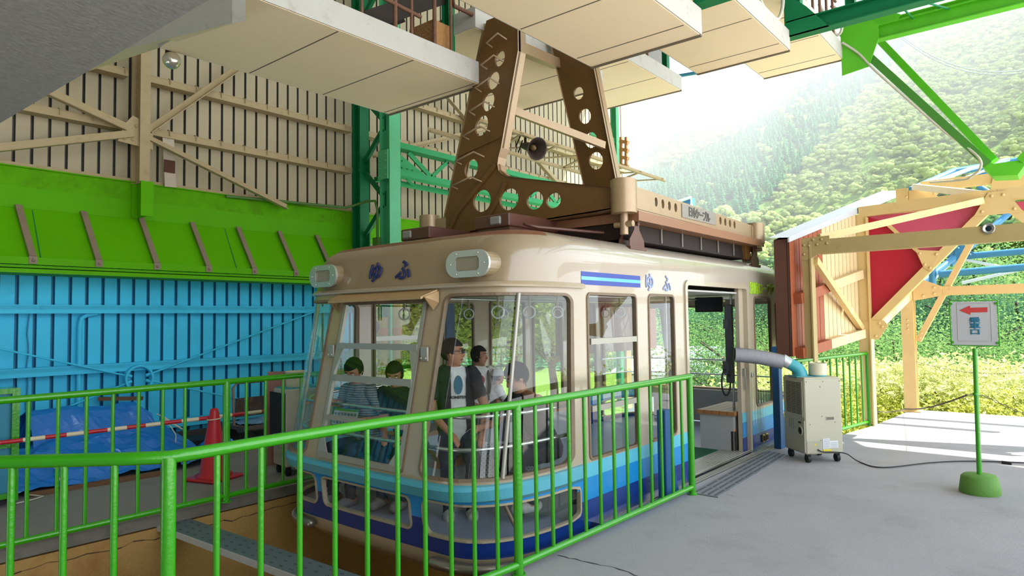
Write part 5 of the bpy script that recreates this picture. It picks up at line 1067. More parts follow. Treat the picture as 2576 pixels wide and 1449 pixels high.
t = thing('timber_scaffold', 'small rusty timber scaffold beyond the lone mint post', 'scaffold', bp(1572, 390, 15))
m = MB()
for z in (355, 375, 395, 415): m.beam(bp(1560, z, 15), bp(1580, z+4, 15), .1, .08)
for x in (1562, 1575): m.beam(bp(x, 345, 15), bp(x, 425, 15), .06, .06)
obj('boards', m, mat('old_orange_timber', 'a5733f', .7, var=.3, scale=10), t)
for k, (p, q) in enumerate((((2250, 75), (2600, 172)), ((2255, 85), (2600, 178)))):
    a, b = at(*p, y=40), at(*q, y=34); m = MB(); m.tube([a.lerp(b, i/12)-V((0, 0, .9*4*(i/12)*(1-i/12))) for i in range(13)], .022, 5); tag(obj('overhead_cable', m, mat('grey_wire', '9a9ba0', .5)), ['upper', 'lower'][k]+' of two thin wires sagging in front of the mountainside', 'overhead cable')
# left mirror bits behind the cabin
m = MB(); m.box((-6.35, 10.4, 2.2), (.25, 3.0, 2.2)); tag(obj('brown_board_wall', m, B_FACE), 'dark brown boarded wall on the far left side seen through the cable car windows', 'boarded wall')
m = MB(); m.beam((-8.8, 11.5, 3.35), (-6.3, 11.5, 3.35), .14, .3); m.box((-6.7, 11.5, 1.6), (.18, .18, 3.3)); tag(obj('portal_frame', m, YELLOW), 'yellow frame beam glimpsed through the holes of the hanger arm', 'portal frame')
# ================================================================ landscape
LR = random.Random(11)
def leafmat(name, col, trans=.45, rough=.5, bump=.9):
    if name in _mats: return _mats[name]
    m = bpy.data.materials.new(name); m.use_nodes = True; _mats[name] = m; nt = m.node_tree; N = nt.nodes; L = nt.links; N.remove(N['Principled BSDF'])
    c = lin(col); tc = N.new('ShaderNodeTexCoord'); n = N.new('ShaderNodeTexNoise'); n.inputs['Scale'].default_value = 1.3; n.inputs['Detail'].default_value = 4
    L.new(tc.outputs['Object'], n.inputs['Vector']); oi = N.new('ShaderNodeObjectInfo'); ad = N.new('ShaderNodeMath'); ad.operation = 'ADD'; sc_ = N.new('ShaderNodeMath'); sc_.operation = 'MULTIPLY'; sc_.inputs[1].default_value = .35
    L.new(oi.outputs['Random'], sc_.inputs[0]); L.new(n.outputs['Fac'], ad.inputs[0]); L.new(sc_.outputs[0], ad.inputs[1])
    r = N.new('ShaderNodeValToRGB'); r.color_ramp.elements[0].position = .25; r.color_ramp.elements[1].position = .95
    r.color_ramp.elements[0].color = (c[0]*.55, c[1]*.62, c[2]*.6, 1); r.color_ramp.elements[1].color = (min(1, c[0]*1.35), min(1, c[1]*1.25), c[2]*1.0, 1)
    L.new(ad.outputs[0], r.inputs['Fac'])
    d = N.new('ShaderNodeBsdfDiffuse'); t = N.new('ShaderNodeBsdfTranslucent'); mx = N.new('ShaderNodeMixShader'); mx.inputs['Fac'].default_value = trans
    n4 = N.new('ShaderNodeTexNoise'); n4.inputs['Scale'].default_value = 1.6; n4.inputs['Detail'].default_value = 5; n4.inputs['Roughness'].default_value = .75; L.new(tc.outputs['Object'], n4.inputs['Vector']); bpn = N.new('ShaderNodeBump'); bpn.inputs['Strength'].default_value = bump; bpn.inputs['Distance'].default_value = 1.2; L.new(n4.outputs['Fac'], bpn.inputs['Height']); L.new(bpn.outputs[0], d.inputs['Normal']); L.new(bpn.outputs[0], t.inputs['Normal'])
    L.new(r.outputs['Color'], d.inputs['Color']); L.new(r.outputs['Color'], t.inputs['Color']); L.new(d.outputs[0], mx.inputs[1]); L.new(t.outputs[0], mx.inputs[2]); L.new(mx.outputs[0], N['Material Output'].inputs['Surface'])
    return m
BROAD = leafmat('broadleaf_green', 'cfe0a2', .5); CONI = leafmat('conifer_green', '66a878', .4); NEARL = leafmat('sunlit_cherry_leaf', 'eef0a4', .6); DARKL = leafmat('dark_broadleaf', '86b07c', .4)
BARK = mat('bark', '4d4034', .85, var=.2)
def hill_d(az):  # distance of the hill foot for an azimuth (radians left of +Y)
    return 178+40*math.sin(az*3+.5)
def ridge_el(az):
    a = math.degrees(az); return math.radians(np.interp(a, [-25, 0, 8, 16, 24, 32, 40, 60, 80], [40, 38, 33, 26.5, 21.5, 18, 16, 14, 12]))
def hill(az, d):
    d0 = hill_d(az); h = -14+max(0, d-d0)*.62+7*noise.noise(V((az*8, d*.008, 3)))+4*noise.noise(V((az*22, d*.04, 1)))
    if d < d0: h = -14+min(0, 0)+.9*noise.noise(V((az*14, d*.05, 8)))
    return h
def ridge_d(az):
    e = math.tan(ridge_el(az)); d0 = hill_d(az); return min(900, d0+ (d0*e+14)/(max(.62-e, .05)))
def polar(az, d, z): return V((-math.sin(az)*d, math.cos(az)*d, z))
m = MB()
def hs(u, v):
    az = math.radians(-22+90*u); rd = ridge_d(az); d = 30+(rd+60-30)*v; h = hill(az, min(d, rd)); 
    if d > rd: h -= (d-rd)*.5
    return polar(az, d, h)
m.grid(hs, 90, 80); struct('terrain', m, leafmat('forest_floor', '6f8f4a', 0.))
def near_ground(u, v): x = -22+30*u; y = 13.9+20*v; return V((x, y, -1.6-6*v+.4*noise.noise(V((x*.3, y*.3, 0)))))
m = MB(); m.grid(near_ground, 30, 20); struct('ground', m, leafmat('grass_bank', 'a3bb50', 0.))
# tree templates -----------------------------------------------------------
def blob(mb, c, r, rnd, sub=1, am=.25):
    bm = bmesh.new(); bmesh.ops.create_icosphere(bm, subdivisions=sub, radius=1); bm.verts.index_update(); s = V((rnd.random()*50, rnd.random()*50, 0))
    vs = []
    for v in bm.verts:
        k = 1+am*noise.noise(v.co*2.3+s)*1.6; vs.append((c[0]+v.co.x*r[0]*k, c[1]+v.co.y*r[1]*k, c[2]+v.co.z*r[2]*k))
    mb.add(vs, [[v.index for v in f.verts] for f in bm.faces], True); bm.free()
def broad_mesh(seed, R=4., H=6., n=14, sub=2):
    rnd = random.Random(seed); mb = MB()
    for k in range(n):
        a = rnd.uniform(0, 2*pi); q = R*.68*math.sqrt(rnd.random()); z = H*(.45+.5*rnd.random())*(1-.35*(q/R)**2); r = R*rnd.uniform(.28, .44)
        blob(mb, (q*math.cos(a), q*math.sin(a), z), (r, r, r*.62), rnd, sub, .42)
    return mb
def coni_mesh(seed, R=1.9, H=6.6):
    rnd = random.Random(seed); mb = MB(); lv = 9; n = 11
    for k in range(lv):
        f = k/lv; z = H*(.08+.85*f); r = R*(1-f)*rnd.uniform(.85, 1.1)+.12; vs = [(0, 0, z+H*.17)]
        for j in range(n): a = 2*pi*j/n+rnd.random()*.5; rr_ = r*(1.15 if j % 2 else .6)*rnd.uniform(.8, 1.2); vs.append((rr_*math.cos(a), rr_*math.sin(a), z-H*.05*rnd.random()))
        mb.add(vs, [(0, 1+j, 1+(j+1) % n) for j in range(n)])
    return mb
BM = [broad_mesh(s).mesh('broad_crown', BROAD) for s in range(4)]+[broad_mesh(9+s, 4.5, 5.).mesh('broad_crown', DARKL) for s in range(2)]
CM = [coni_mesh(s).mesh('conifer_crown', CONI) for s in range(3)]
def elev_px(p): v = p-CAM; return 1288+FPX*v.dot(_R)/v.dot(_F), 724.5-FPX*v.dot(_U)/v.dot(_F)
cand = []
LR.seed(4); d = 0
for i in range(46000):
    az = math.radians(LR.uniform(-3, 60)); rd = ridge_d(az); d0 = hill_d(az)*.8; d = math.sqrt(LR.uniform(d0*d0, rd*rd)); z = hill(az, d); p = polar(az, d, z)
    px, py = elev_px(p+V((0, 0, 4)))
    if not(700 < px < 2640 and -40 < py < 900) or px < 1480 and (LR.random() < .5 or py < 450): continue
    el = math.degrees(math.atan2(z-1.7, d)); a = math.degrees(az)
    # dense conifer belt runs diagonally up the mountainside
    lo = np.interp(a, [3, 8, 16, 23, 28, 34, 42], [28, 20.5, 12, 6, 3, 1, 0]); hi = np.interp(a, [3, 8, 14, 20, 26, 34, 42], [28, 22, 17.5, 13.8, 11.5, 9.5, 9])
    con = (lo-.8 < el < hi+.6 and a > 5.5 or el < 3 and a > 14) and LR.random() < .95
    cand.append((d, p, con))
cand.sort(key=lambda c: c[0])
kept = []; cellmap = {}
for d, p, con in cand:
    r = 2.1 if con else 4.0; s = LR.uniform(.75, 1.3)*(1.0); k0 = (int(p.x//5), int(p.y//5)); ok = True
    for i in (-1, 0, 1):
        for j in (-1, 0, 1):
            for q, rq in cellmap.get((k0[0]+i, k0[1]+j), ()):
                if (q-p).length < (r+rq)*.62: ok = False; break
            if not ok: break
        if not ok: break
    if ok: cellmap.setdefault(k0, []).append((p, r)); kept.append((d, p, con, s))
BF = [broad_mesh(40+s, 4., 6., 7, 1).mesh('broad_far', BROAD) for s in range(4)]; CF = CM
nb = nc = 0; FB = MB(); FC = MB(); FB_np = []; FC_np = []
def inst(me, p, s, rz):
    v = np.empty(len(me.vertices)*3); me.vertices.foreach_get('co', v); v = v.reshape(-1, 3)*s; c, s_ = math.cos(rz), math.sin(rz)
    return np.column_stack((v[:, 0]*c-v[:, 1]*s_+p.x, v[:, 0]*s_+v[:, 1]*c+p.y, v[:, 2]+p.z))
def merged(name, items, m, label, cat):
    vs = []; fs = []; o = 0
    for me, p, s, rz in items:
        v = inst(me, p, s, rz); f = np.empty(len(me.polygons)*3, dtype=np.int32); me.polygons.foreach_get('vertices', f); vs.append(v); fs.append(f+o); o += len(v)
    vs = np.concatenate(vs); fs = np.concatenate(fs); me = bpy.data.meshes.new(name); me.vertices.add(len(vs)); me.vertices.foreach_set('co', vs.ravel())
    me.loops.add(len(fs)); me.loops.foreach_set('vertex_index', fs); np_ = len(fs)//3; me.polygons.add(np_); me.polygons.foreach_set('loop_start', np.arange(0, len(fs), 3, dtype=np.int32)); me.polygons.foreach_set('loop_total', np.full(np_, 3, dtype=np.int32))
    me.materials.append(m); me.update(); me.validate(); o = bpy.data.objects.new(name, me); C.objects.link(o); tag(o, label, cat, kind='stuff'); return o
IB = []; IC = []
BL = ['light green broadleaf tree on the sunny mountainside', 'darker green broadleaf tree low on the mountainside']
for d, p, con, s in kept:
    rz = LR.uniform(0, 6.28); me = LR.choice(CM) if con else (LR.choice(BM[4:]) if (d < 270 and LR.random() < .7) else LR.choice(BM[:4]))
    dk = me in BM[4:]
    if con and nc < 300 or not con and nb < 300:
        o = bpy.data.objects.new('conifer_tree' if con else 'broadleaf_tree', me); C.objects.link(o); o.location = p; o.scale = (s, s, s*LR.uniform(.85, 1.2)); o.rotation_euler = (0, 0, rz)
        if con: nc += 1; tag(o, 'dark green conifer in the dense stand on the mountainside', 'conifer', 'conifers of the mountainside stand')
        else: nb += 1; tag(o, BL[dk], 'tree', 'dark broadleaf trees on the mountainside' if dk else 'light broadleaf trees on the mountainside')
    else: (IC if con else IB).append((me if con else LR.choice(BF), p, s, rz))
if IB: merged('broadleaf_forest', IB, BROAD, 'distant light green broadleaf forest covering the upper mountainside', 'forest')
if IC: merged('conifer_forest', IC, CONI, 'distant dark conifer forest belt rising across the mountainside', 'forest')
# near trees with leaf cards ------------------------------------------------
def near_tree(seed, R, H, nl, lm, ls=1.):
    rnd = random.Random(seed); br = MB(); lf = MB(); tips = []
    top = V((rnd.uniform(-.3, .3), rnd.uniform(-.3, .3), H*.35)); br.tube([(0, 0, -2.5), top*.5, top], .11, 8, rs=[.14, .11, .09])
    for k in range(9):
        a = 2*pi*k/9+rnd.uniform(-.3, .3); e = V((math.cos(a)*R*rnd.uniform(.6, .95), math.sin(a)*R*rnd.uniform(.6, .95), H*rnd.uniform(.5, .95)))
        mid = top.lerp(e, .5)+V((0, 0, .25)); br.tube([top, mid, e], .04, 5, rs=[.06, .04, .015]); tips += [mid, e]
        for j in range(4): q = mid.lerp(e, rnd.random())+V((rnd.uniform(-1, 1), rnd.uniform(-1, 1), rnd.uniform(-.2, .5)))*R*.3; br.tube([mid, q], .012, 4); tips.append(q)
    vs = []; fs = []
    for k in range(nl):
        c = rnd.choice(tips)+V((rnd.gauss(0, R*.17), rnd.gauss(0, R*.17), rnd.gauss(0, R*.09))); l = rnd.uniform(.04, .085)*ls; a = V((rnd.gauss(0, 1), rnd.gauss(0, 1), rnd.gauss(0, .55))).normalized(); b = a.cross(V((rnd.gauss(0, 1), rnd.gauss(0, 1), rnd.gauss(0, 1)))).normalized()
        lf.add([c-a*l, c+b*l*.5, c+a*l, c-b*l*.5], [(0, 1, 2, 3)])
    return br.mesh('branches', BARK), lf.mesh('leaves', lm)
NT = [near_tree(1, 2.1, 3.0, 10500, NEARL), near_tree(2, 2.4, 2.8, 11500, NEARL), near_tree(3, 1.9, 3.2, 9500, NEARL)]
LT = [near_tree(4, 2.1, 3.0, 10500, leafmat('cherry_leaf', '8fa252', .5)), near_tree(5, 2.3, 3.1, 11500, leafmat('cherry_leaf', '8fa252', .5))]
spots = []
for k in range(15):
    az = math.radians(-1.5+1.2*k); d = [17.5, 20.5, 24][k % 3]+LR.uniform(-.8, .8); spots.append((polar(az, d, [-2.6, -3.0, -3.3][k % 3]), 1.0+.12*(k % 3)))
for az, d, z, s in ((44, 17, -.8, 1.2), (49, 17.5, -.6, 1.2), (54, 16, -.8, 1.2), (40, 20, -.6, 1.3), (46.5, 20, .6, 1.5), (58, 15.5, -.4, 1.3), (51, 20, .8, 1.5), (36, 22, -1.0, 1.2), (42.5, 23, .8, 1.6), (54.5, 21, 1.0, 1.6)):
    spots.append((polar(math.radians(az), d, z), s))
for k, (p, s) in enumerate(spots):
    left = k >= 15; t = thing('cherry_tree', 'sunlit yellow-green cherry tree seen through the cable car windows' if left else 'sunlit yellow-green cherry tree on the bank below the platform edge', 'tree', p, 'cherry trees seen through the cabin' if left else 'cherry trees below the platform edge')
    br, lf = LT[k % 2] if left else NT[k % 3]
    for nm, me in (('branches', br), ('leaves', lf)):
        o = bpy.data.objects.new(nm, me); C.objects.link(o); o.parent = t
    t.scale = (s, s, s); t.rotation_euler = (0, 0, LR.uniform(0, 6.28))
# taller shaded trees standing on the lower slope
MT = [near_tree(21, 2.3, 3.4, 21000, leafmat('slope_leaf', '7ea468', .45), .42), near_tree(22, 2.0, 3.6, 20000, leafmat('slope_leaf_dark', '557f63', .4), .42), near_tree(23, 2.4, 3.2, 21000, leafmat('slope_leaf', '7ea468', .45), .42)]
for k in range(22):
    az = math.radians(-3+1.15*k+LR.uniform(-.4, .4)); d = [52, 66, 80][k % 3]+LR.uniform(-4, 4); s = [3.1, 4.0, 4.8][k % 3]*LR.uniform(.85, 1.15)
    t = thing('slope_tree', 'tall darker green tree standing on the lower slope behind the sunlit cherry trees', 'tree', polar(az, d, -9.5), 'tall trees on the lower slope')
    for nm, me in zip(('branches', 'leaves'), MT[k % 3]): o = bpy.data.objects.new(nm, me); C.objects.link(o); o.parent = t
    t.scale = (s, s, s); t.rotation_euler = (0, 0, LR.uniform(0, 6.28))
# low hedge just beyond the platform edge
def shrub(seed):
    rnd = random.Random(seed); lf = MB()
    for k in range(2600):
        c = V((rnd.gauss(0, .5), rnd.gauss(0, .4), abs(rnd.gauss(0, .3)))); l = rnd.uniform(.04, .08); a = V((rnd.gauss(0, 1), rnd.gauss(0, 1), rnd.gauss(0, .6))).normalized(); b = a.cross(V((rnd.gauss(0, 1), rnd.gauss(0, 1), rnd.gauss(0, 1)))).normalized(); lf.add([c-a*l, c+b*l*.5, c+a*l, c-b*l*.5], [(0, 1, 2, 3)])
    return lf.mesh('shrub_leaves', leafmat('shrub_leaf', 'dde57a', .5))
SH = [shrub(1), shrub(2)]
for k in range(16):
    o = bpy.data.objects.new('shrub', SH[k % 2]); C.objects.link(o); o.location = (-3.4+.62*k, 15.2+.5*(k % 3), -.75+.1*(k % 2)); o.rotation_euler = (0, 0, k*1.3); o.scale = (1.1, 1.1, 1.1); tag(o, 'low bright green shrub just beyond the platform edge', 'shrub', 'shrubs along the platform edge')
# house below seen through the open cabin door
t = thing('house', 'white roofed low house down in the valley seen through the cable car door', 'house', at(1775, 930, y=60))
h = at(1775, 930, y=60); m = MB(); m.prism([(h.x-9, 58, h.z-.5), (h.x+9, 58, h.z-.5), (h.x+8, 64, h.z+1.8), (h.x-8, 64, h.z+1.8)], (0, 0, .2)); obj('roof', m, mat('white_roof', 'd9dde0', .5), t)
m = MB(); m.box((h.x, 61, h.z-3.2), (16, 5, 5)); obj('wall', m, mat('house_wall', 'c4c4c2', .7), t)
for k in range(6): m = MB(); m.box((h.x-6.5+2.6*k, 58.45, h.z-2), (1.6, .1, 1.3)); obj('window', m, mat('house_glass', '8b98a3', .2), t)
# ================================================================ people
SKIN = mat('skin', 'b07a5c', .55, var=.05, spec=.35); HAIR = mat('dark_hair', '130f0c', .8, spec=.15, var=.2, scale=40, stretch=(1, 1, .2)); LIP = mat('lips', '8a4a42', .5); EYEW = mat('eye_white', 'd8d4cc', .3); EYED = mat('eye_dark', '1a1410', .25)
def ellip_tube(mb, path, ra, rb, side, n=16):
    vs = []
    for p, a, b in zip(path, ra, rb):
        vs += [V(p)+V((a*math.cos(2*pi*k/n), b*math.sin(2*pi*k/n), 0)) for k in range(n)]
    fs = [(i*n+k, i*n+(k+1) % n, (i+1)*n+(k+1) % n, (i+1)*n+k) for i in range(len(path)-1) for k in range(n)]
    mb.add(vs, fs); mb.add(vs[:n], [list(range(n))[::-1]]); mb.add(vs[-n:], [list(range(n))])
def limb(mb, pts, rs):
    mb.tube(pts, .05, 12, rs=rs)
    for p, r in zip(pts, rs): mb.ball(p, r*.99, 10, 7)
def evalmesh(mb, mods, name):
    me = mb.mesh(name, SKIN); o = bpy.data.objects.new(name, me); C.objects.link(o)
    for ty, kw in mods:
        md = o.modifiers.new(ty, ty)
        for k, v in kw.items(): setattr(md, k, v)
    dg = bpy.context.evaluated_depsgraph_get(); r = bpy.data.meshes.new_from_object(o.evaluated_get(dg)); bpy.data.objects.remove(o); return r
def person(label, head, yaw, pel, hyaw=0., hpit=0., scale=1., arms=None, legs='sit', shirt=None, jacket=None, trousers=None, shoe=None, hair='short', sleeve=.62, glasses=False, group=None, hcol=None):
    """head: world head centre, pel: world pelvis; arms: ((elbow),(wrist)) per side in local axes (x ahead, y left, z up, from the pelvis)"""
    s = scale; Rt = Matrix.Rotation(yaw, 3, 'Z'); hd = Rt.inverted() @ (V(head)-V(pel)); L_ = lambda p: V(p)*s
    mb = MB(); bones = []
    nb_ = hd-V((.035, 0, .115))*s; ch = nb_*.70+V((-.02, 0, 0)); ab = nb_*.33
    path = [V((-.01, 0, -.09*s)), V((0, 0, 0)), ab, ch, nb_*.90, nb_*1.0]; vs = []
    ellip_tube(mb, path, [x*s for x in (.10, .125, .11, .12, .095, .05)], [x*s for x in (.14, .165, .145, .175, .15, .055)], None)
    limb(mb, [nb_*.93, nb_, hd+V((-.01, 0, -.06*s))], [.062*s, .056*s, .054*s])
    bones.append(('torso', V((0, 0, -.05)), nb_*.92, .15*s)); bones.append(('head', nb_*1.03, hd, .1*s))
    sh = [nb_*.90+V((0, sg*.165*s, -.02*s)) for sg in (1, -1)]
    arms = arms or (((.12, .26, .18), (.33, .12, .12)), ((.12, -.26, .18), (.33, -.12, .12)))
    for i, sg in enumerate((1, -1)):
        e, w = L_(arms[i][0]), L_(arms[i][1]); limb(mb, [sh[i], sh[i].lerp(e, .5), e], [.056*s, .047*s, .040*s]); limb(mb, [e, e.lerp(w, .35), w], [.040*s, .038*s, .026*s])
        bones += [('uarm', sh[i], e, .05*s), ('farm', e, w, .035*s)]
        d = (w-e).normalized(); sd, u = frame(d); pc = w+d*.05*s
        mb.tube([w, w+d*.045*s, w+d*.09*s], .03, 10, rs=[.026*s, .032*s, .03*s]); bones.append(('hand', w, w+d*.15*s, .03*s))
        for f in range(4):
            off = sd*(.024-.016*f)*s; ln = (.062, .075, .07, .055)[f]*s; b0 = w+d*.075*s+off; b1 = b0+d*ln*.5-u*.006*s; b2 = b1+d*ln*.4-u*ln*.45; limb(mb, [b0, b1, b2], [.0092*s, .0088*s, .0075*s])
        b0 = w+d*.03*s+sd*.02*s; b1 = b0+sd*.03*s+d*.03*s; b2 = b1+d*.03*s-u*.012*s; limb(mb, [b0, b1, b2], [.012*s, .0105*s, .008*s])
    for sg in (1, -1):
        hp = V((.02, sg*.085*s, -.03*s))
        if legs == 'sit': k, a = L_((.42, sg*.12, -.01)), L_((.40, sg*.11, -.43))
        elif legs == 'perch': k, a = L_((.32, sg*.11, -.24)), L_((.28, sg*.10, -.62))
        else: k, a = L_((.40, sg*.16, -.06)), L_((.22, sg*.14, -.42))
        limb(mb, [hp, hp.lerp(k, .5), k], [.088*s, .076*s, .058*s]); limb(mb, [k, k.lerp(a, .35), a], [.056*s, .054*s, .038*s]); bones += [('leg', hp, k, .08*s), ('leg', k, a, .05*s)]
        toe = a+L_((.15, 0, -.055)); limb(mb, [a+L_((-.045, 0, -.05)), a+L_((.05, 0, -.05)), toe], [.038*s, .042*s, .032*s]); bones.append(('foot', a+L_((-.04, 0, -.06)), toe, .04*s))
    Rh = Matrix.Rotation(hyaw, 3, 'Z') @ Matrix.Rotation(hpit, 3, 'Y'); H = lambda p: hd+Rh@(V(p)*s)
    mb.ball(H((-.008, 0, .022)), (.096*s, .076*s, .098*s), 20, 14, Rh); mb.ball(H((.022, 0, -.045)), (.068*s, .058*s, .075*s), 16, 12, Rh); mb.ball(H((.055, 0, -.095)), (.028*s, .028*s, .024*s), 10, 8, Rh)
    mb.ball(H((.066, 0, .034)), (.024*s, .056*s, .018*s), 12, 8, Rh); mb.tube([H((.082, 0, .018)), H((.098, 0, -.012)), H((.104, 0, -.026))], .01, 8, rs=[.009*s, .013*s, .016*s]); mb.ball(H((.102, 0, -.027)), .016*s, 8, 6)
    mb.ball(H((.078, 0, -.06)), (.016*s, .026*s, .012*s), 10, 6, Rh)
    for sg in (1, -1): mb.ball(H((-.005, sg*.078, -.008)), (.018*s, .009*s, .032*s), 10, 8, Rh)
    me = evalmesh(mb, [('REMESH', dict(mode='VOXEL', voxel_size=.0095*s, use_smooth_shade=True)), ('SMOOTH', dict(factor=.5, iterations=3))], 'body')
    t = thing('person', label, 'person', pel, group)
    M = Matrix.Translation(pel) @ Rt.to_4x4()
    nv = len(me.vertices); co = np.empty(nv*3); me.vertices.foreach_get('co', co); co = co.reshape(-1, 3); no = np.empty(nv*3); me.vertices.foreach_get('normal', no); no = no.reshape(-1, 3)
    best = np.full(nv, 1e9); reg = np.zeros(nv, int); par = np.zeros(nv); names = []
    for bi, (nm, a, b, r) in enumerate(bones):
        a_, b_ = np.array(a), np.array(b); ab_ = b_-a_; u = np.clip(((co-a_)@ab_)/(ab_@ab_), 0, 1); dd = np.linalg.norm(co-a_-u[:, None]*ab_, axis=1)-r; k = dd < best; best[k] = dd[k]; reg[k] = bi; par[k] = u[k]; names.append(nm)
    nm = np.array(names)[reg]; faces = [list(p.vertices) for p in me.polygons]
    me.transform(M); me.materials.clear(); me.materials.append(SKIN); o = bpy.data.objects.new('body', me); C.objects.link(o); o.parent = t; o.matrix_parent_inverse = M_LOC[t.name].inverted()
    zneck = nb_.z
    def cloth(name, keep, off, m):
        ok = keep; mp = {}; g = MB(); vs = []; fs = []
        for f in faces:
            if all(ok[i] for i in f):
                for i in f:
                    if i not in mp:
                        mp[i] = len(vs); q = V(co[i]+no[i]*off*(1+.5*noise.noise(V(co[i])*14)))
                        q = q+V(no[i])*(.006*noise.noise(V(co[i])*27)); vs.append(M@q)
                fs.append([mp[i] for i in f])
        if fs: g.add(vs, fs, True); obj(name, g, m, t)
    torso = (nm == 'torso'); ua = (nm == 'uarm')
    tor = torso & (co[:, 2] < zneck-.012) | ua & (par < sleeve)
    if sleeve > 1: tor = tor | ua | (nm == 'farm') & (par < sleeve-1)
    if shirt: cloth('shirt', tor & ~((nm == 'leg')), .012*s, shirt)
    if jacket:
        front = (co[:, 0] > .0) & (np.abs(co[:, 1]) < .06*s+.0*co[:, 2]); cloth('jacket', tor & ~front, .022*s, jacket)
    if trousers: cloth('trousers', (nm == 'leg') | torso & (co[:, 2] < .03), .010*s, trousers)
    if shoe: cloth('shoes', nm == 'foot', .012*s, shoe)
    # hair
    def cap(keep, sc, nz=.05):
        g = MB(); n1, n2 = 28, 18; pts = []
        for j in range(n2+1):
            th = pi*j/n2*.98+.01
            for k in range(n1):
                ph = 2*pi*k/n1; d = V((math.sin(th)*math.cos(ph), math.sin(th)*math.sin(ph), math.cos(th))); q = V((d.x*.108, d.y*.089, d.z*.112))*sc*(1+nz*noise.noise(d*5)); q += V((-.010, 0, .02)); 
                if hair in ('bob', 'long') and q.z < -.03 and d.z < 0: q.z = max(q.z*1.0, -.2 if hair == 'long' else -.10); q.x = min(q.x, .02); q.y *= 1.12
                pts.append(q)
        for j in range(n2):
            for k in range(n1):
                i4 = [j*n1+k, j*n1+(k+1) % n1, (j+1)*n1+(k+1) % n1, (j+1)*n1+k]
                c = (pts[i4[0]]+pts[i4[2]])/2
                if keep(c): g.add([M@H(pts[i]) for i in i4], [(0, 3, 2, 1)], True)
        weld(g); return g
    if hair == 'short': kp = lambda c: c.z > .055-.0*c.x or c.x < .028 and c.z > -.02 or c.x < -.03 and c.z > -.07
    else: kp = lambda c: c.z > .052 or c.x < .035
    if hair != 'capped': obj('hair', cap(kp, 1.0), hcol or HAIR, t)
    else:
        obj('hair', cap(lambda c: c.x < .01 and -.06 < c.z < .04, .97), HAIR, t)
        h = obj('cap', cap(lambda c: c.z > .028, 1.1, .01), mat('grey_white_cap', 'bfc0bd', .7), t)
        b = MB(); b.add([M@H(p) for p in [(.085, .07, .03), (.17, .055, .02), (.195, 0, .02), (.17, -.055, .02), (.085, -.07, .03)]]+[M@H((x, y, z+.008)) for x, y, z in [(.085, .07, .03), (.17, .055, .02), (.195, 0, .02), (.17, -.055, .02), (.085, -.07, .03)]], [(0, 1, 2, 3, 4), (9, 8, 7, 6, 5), (0, 5, 6, 1), (1, 6, 7, 2), (2, 7, 8, 3), (3, 8, 9, 4)]); obj('brim', b, mat('dark_brim', '3a3b40', .6), h)
    for sg in (1, -1):
        g = MB(); g.ball(M@H((.0785, sg*.031, .010)), (.0115*s, .0115*s, .0065*s), 10, 8); g.cur = 1; g.ball(M@H((.0868, sg*.0315, .0095)), .0052*s, 8, 6); obj('eye', g, [EYEW, EYED], t)
        g = MB(); g.tube([M@H((.089, sg*.018, .034)), M@H((.089, sg*.034, .038)), M@H((.078, sg*.05, .034))], .0035*s, 6); obj('eyebrow', g, HAIR, t)
    g = MB(); g.tube([M@H((.086, .022, -.062)), M@H((.0945, 0, -.060)), M@H((.086, -.022, -.062))], .0045*s, 6); obj('mouth', g, LIP, t)
    if glasses:
        g = MB()
        for sg in (1, -1): g.tube([M@H((.1, sg*.034+.025*math.cos(a), .012+.018*math.sin(a))) for a in [2*pi*k/14 for k in range(14)]], .0035, 6, closed=True); g.tube([M@H((.1, sg*.058, .016)), M@H((.02, sg*.082, .016)), M@H((-.01, sg*.082, .008))], .003, 5)
        g.tube([M@H((.1, .01, .014)), M@H((.1, -.01, .014))], .003, 5); tag(obj('spectacles', g, BLACK, t), None or 'black rimmed spectacles', 'x') if False else obj('spectacles', g, BLACK, t)
    return t, M, H
def stripes(name, c1, c2, sc):
    m = mat(name, c1, .8, var=.05); nt = m.node_tree; N = nt.nodes; L = nt.links; b = N['Principled BSDF']; w = N.new('ShaderNodeTexWave'); w.bands_direction = 'Z'; w.inputs['Scale'].default_value = sc; w.inputs['Distortion'].default_value = 1.5
    tc = N.new('ShaderNodeTexCoord'); L.new(tc.outputs['Object'], w.inputs['Vector']); mx = N.new('ShaderNodeMix'); mx.data_type = 'RGBA'; mx.inputs['A'].default_value = (*lin(c1), 1); mx.inputs['B'].default_value = (*lin(c2), 1); L.new(w.outputs['Fac'], mx.inputs['Factor']); L.new(mx.outputs['Result'], b.inputs['Base Color']); return m
BLK = mat('black_cotton', '1b1b1d', .8); WHT = mat('white_cotton', 'd6d5d2', .8); DEN = mat('dark_denim', '252c3d', .8); OLV = mat('dark_green_tee', '20241f', .8); SHOE = mat('grey_shoe', '6a6a6c', .7); WSOLE = mat('white_shoe', 'bdbdba', .6)
t1, M1, H1 = person('man in a grey striped shirt sitting at the front window reading a leaflet', (-5.33, 4.02, 1.225), -1.45, (-5.30, 4.22, .53), hyaw=.25, hpit=.55, arms=(((.08, .27, .24), (.30, .10, .24)), ((.12, -.30, .36), (.34, -.36, .40))), shirt=stripes('striped_shirt', '9a9a96', '4d5358', 14), trousers=DEN, shoe=SHOE, sleeve=.75)
t2, M2, H2 = person('long-haired woman in a dark printed t-shirt sitting behind the front window', (-4.90, 4.16, 1.20), -1.25, (-4.86, 4.34, .53), hyaw=.35, hpit=.5, scale=.95, shirt=OLV, trousers=DEN, shoe=SHOE, hair='long', hcol=mat('brown_hair', '241812', .8, spec=.15, var=.2, scale=40))
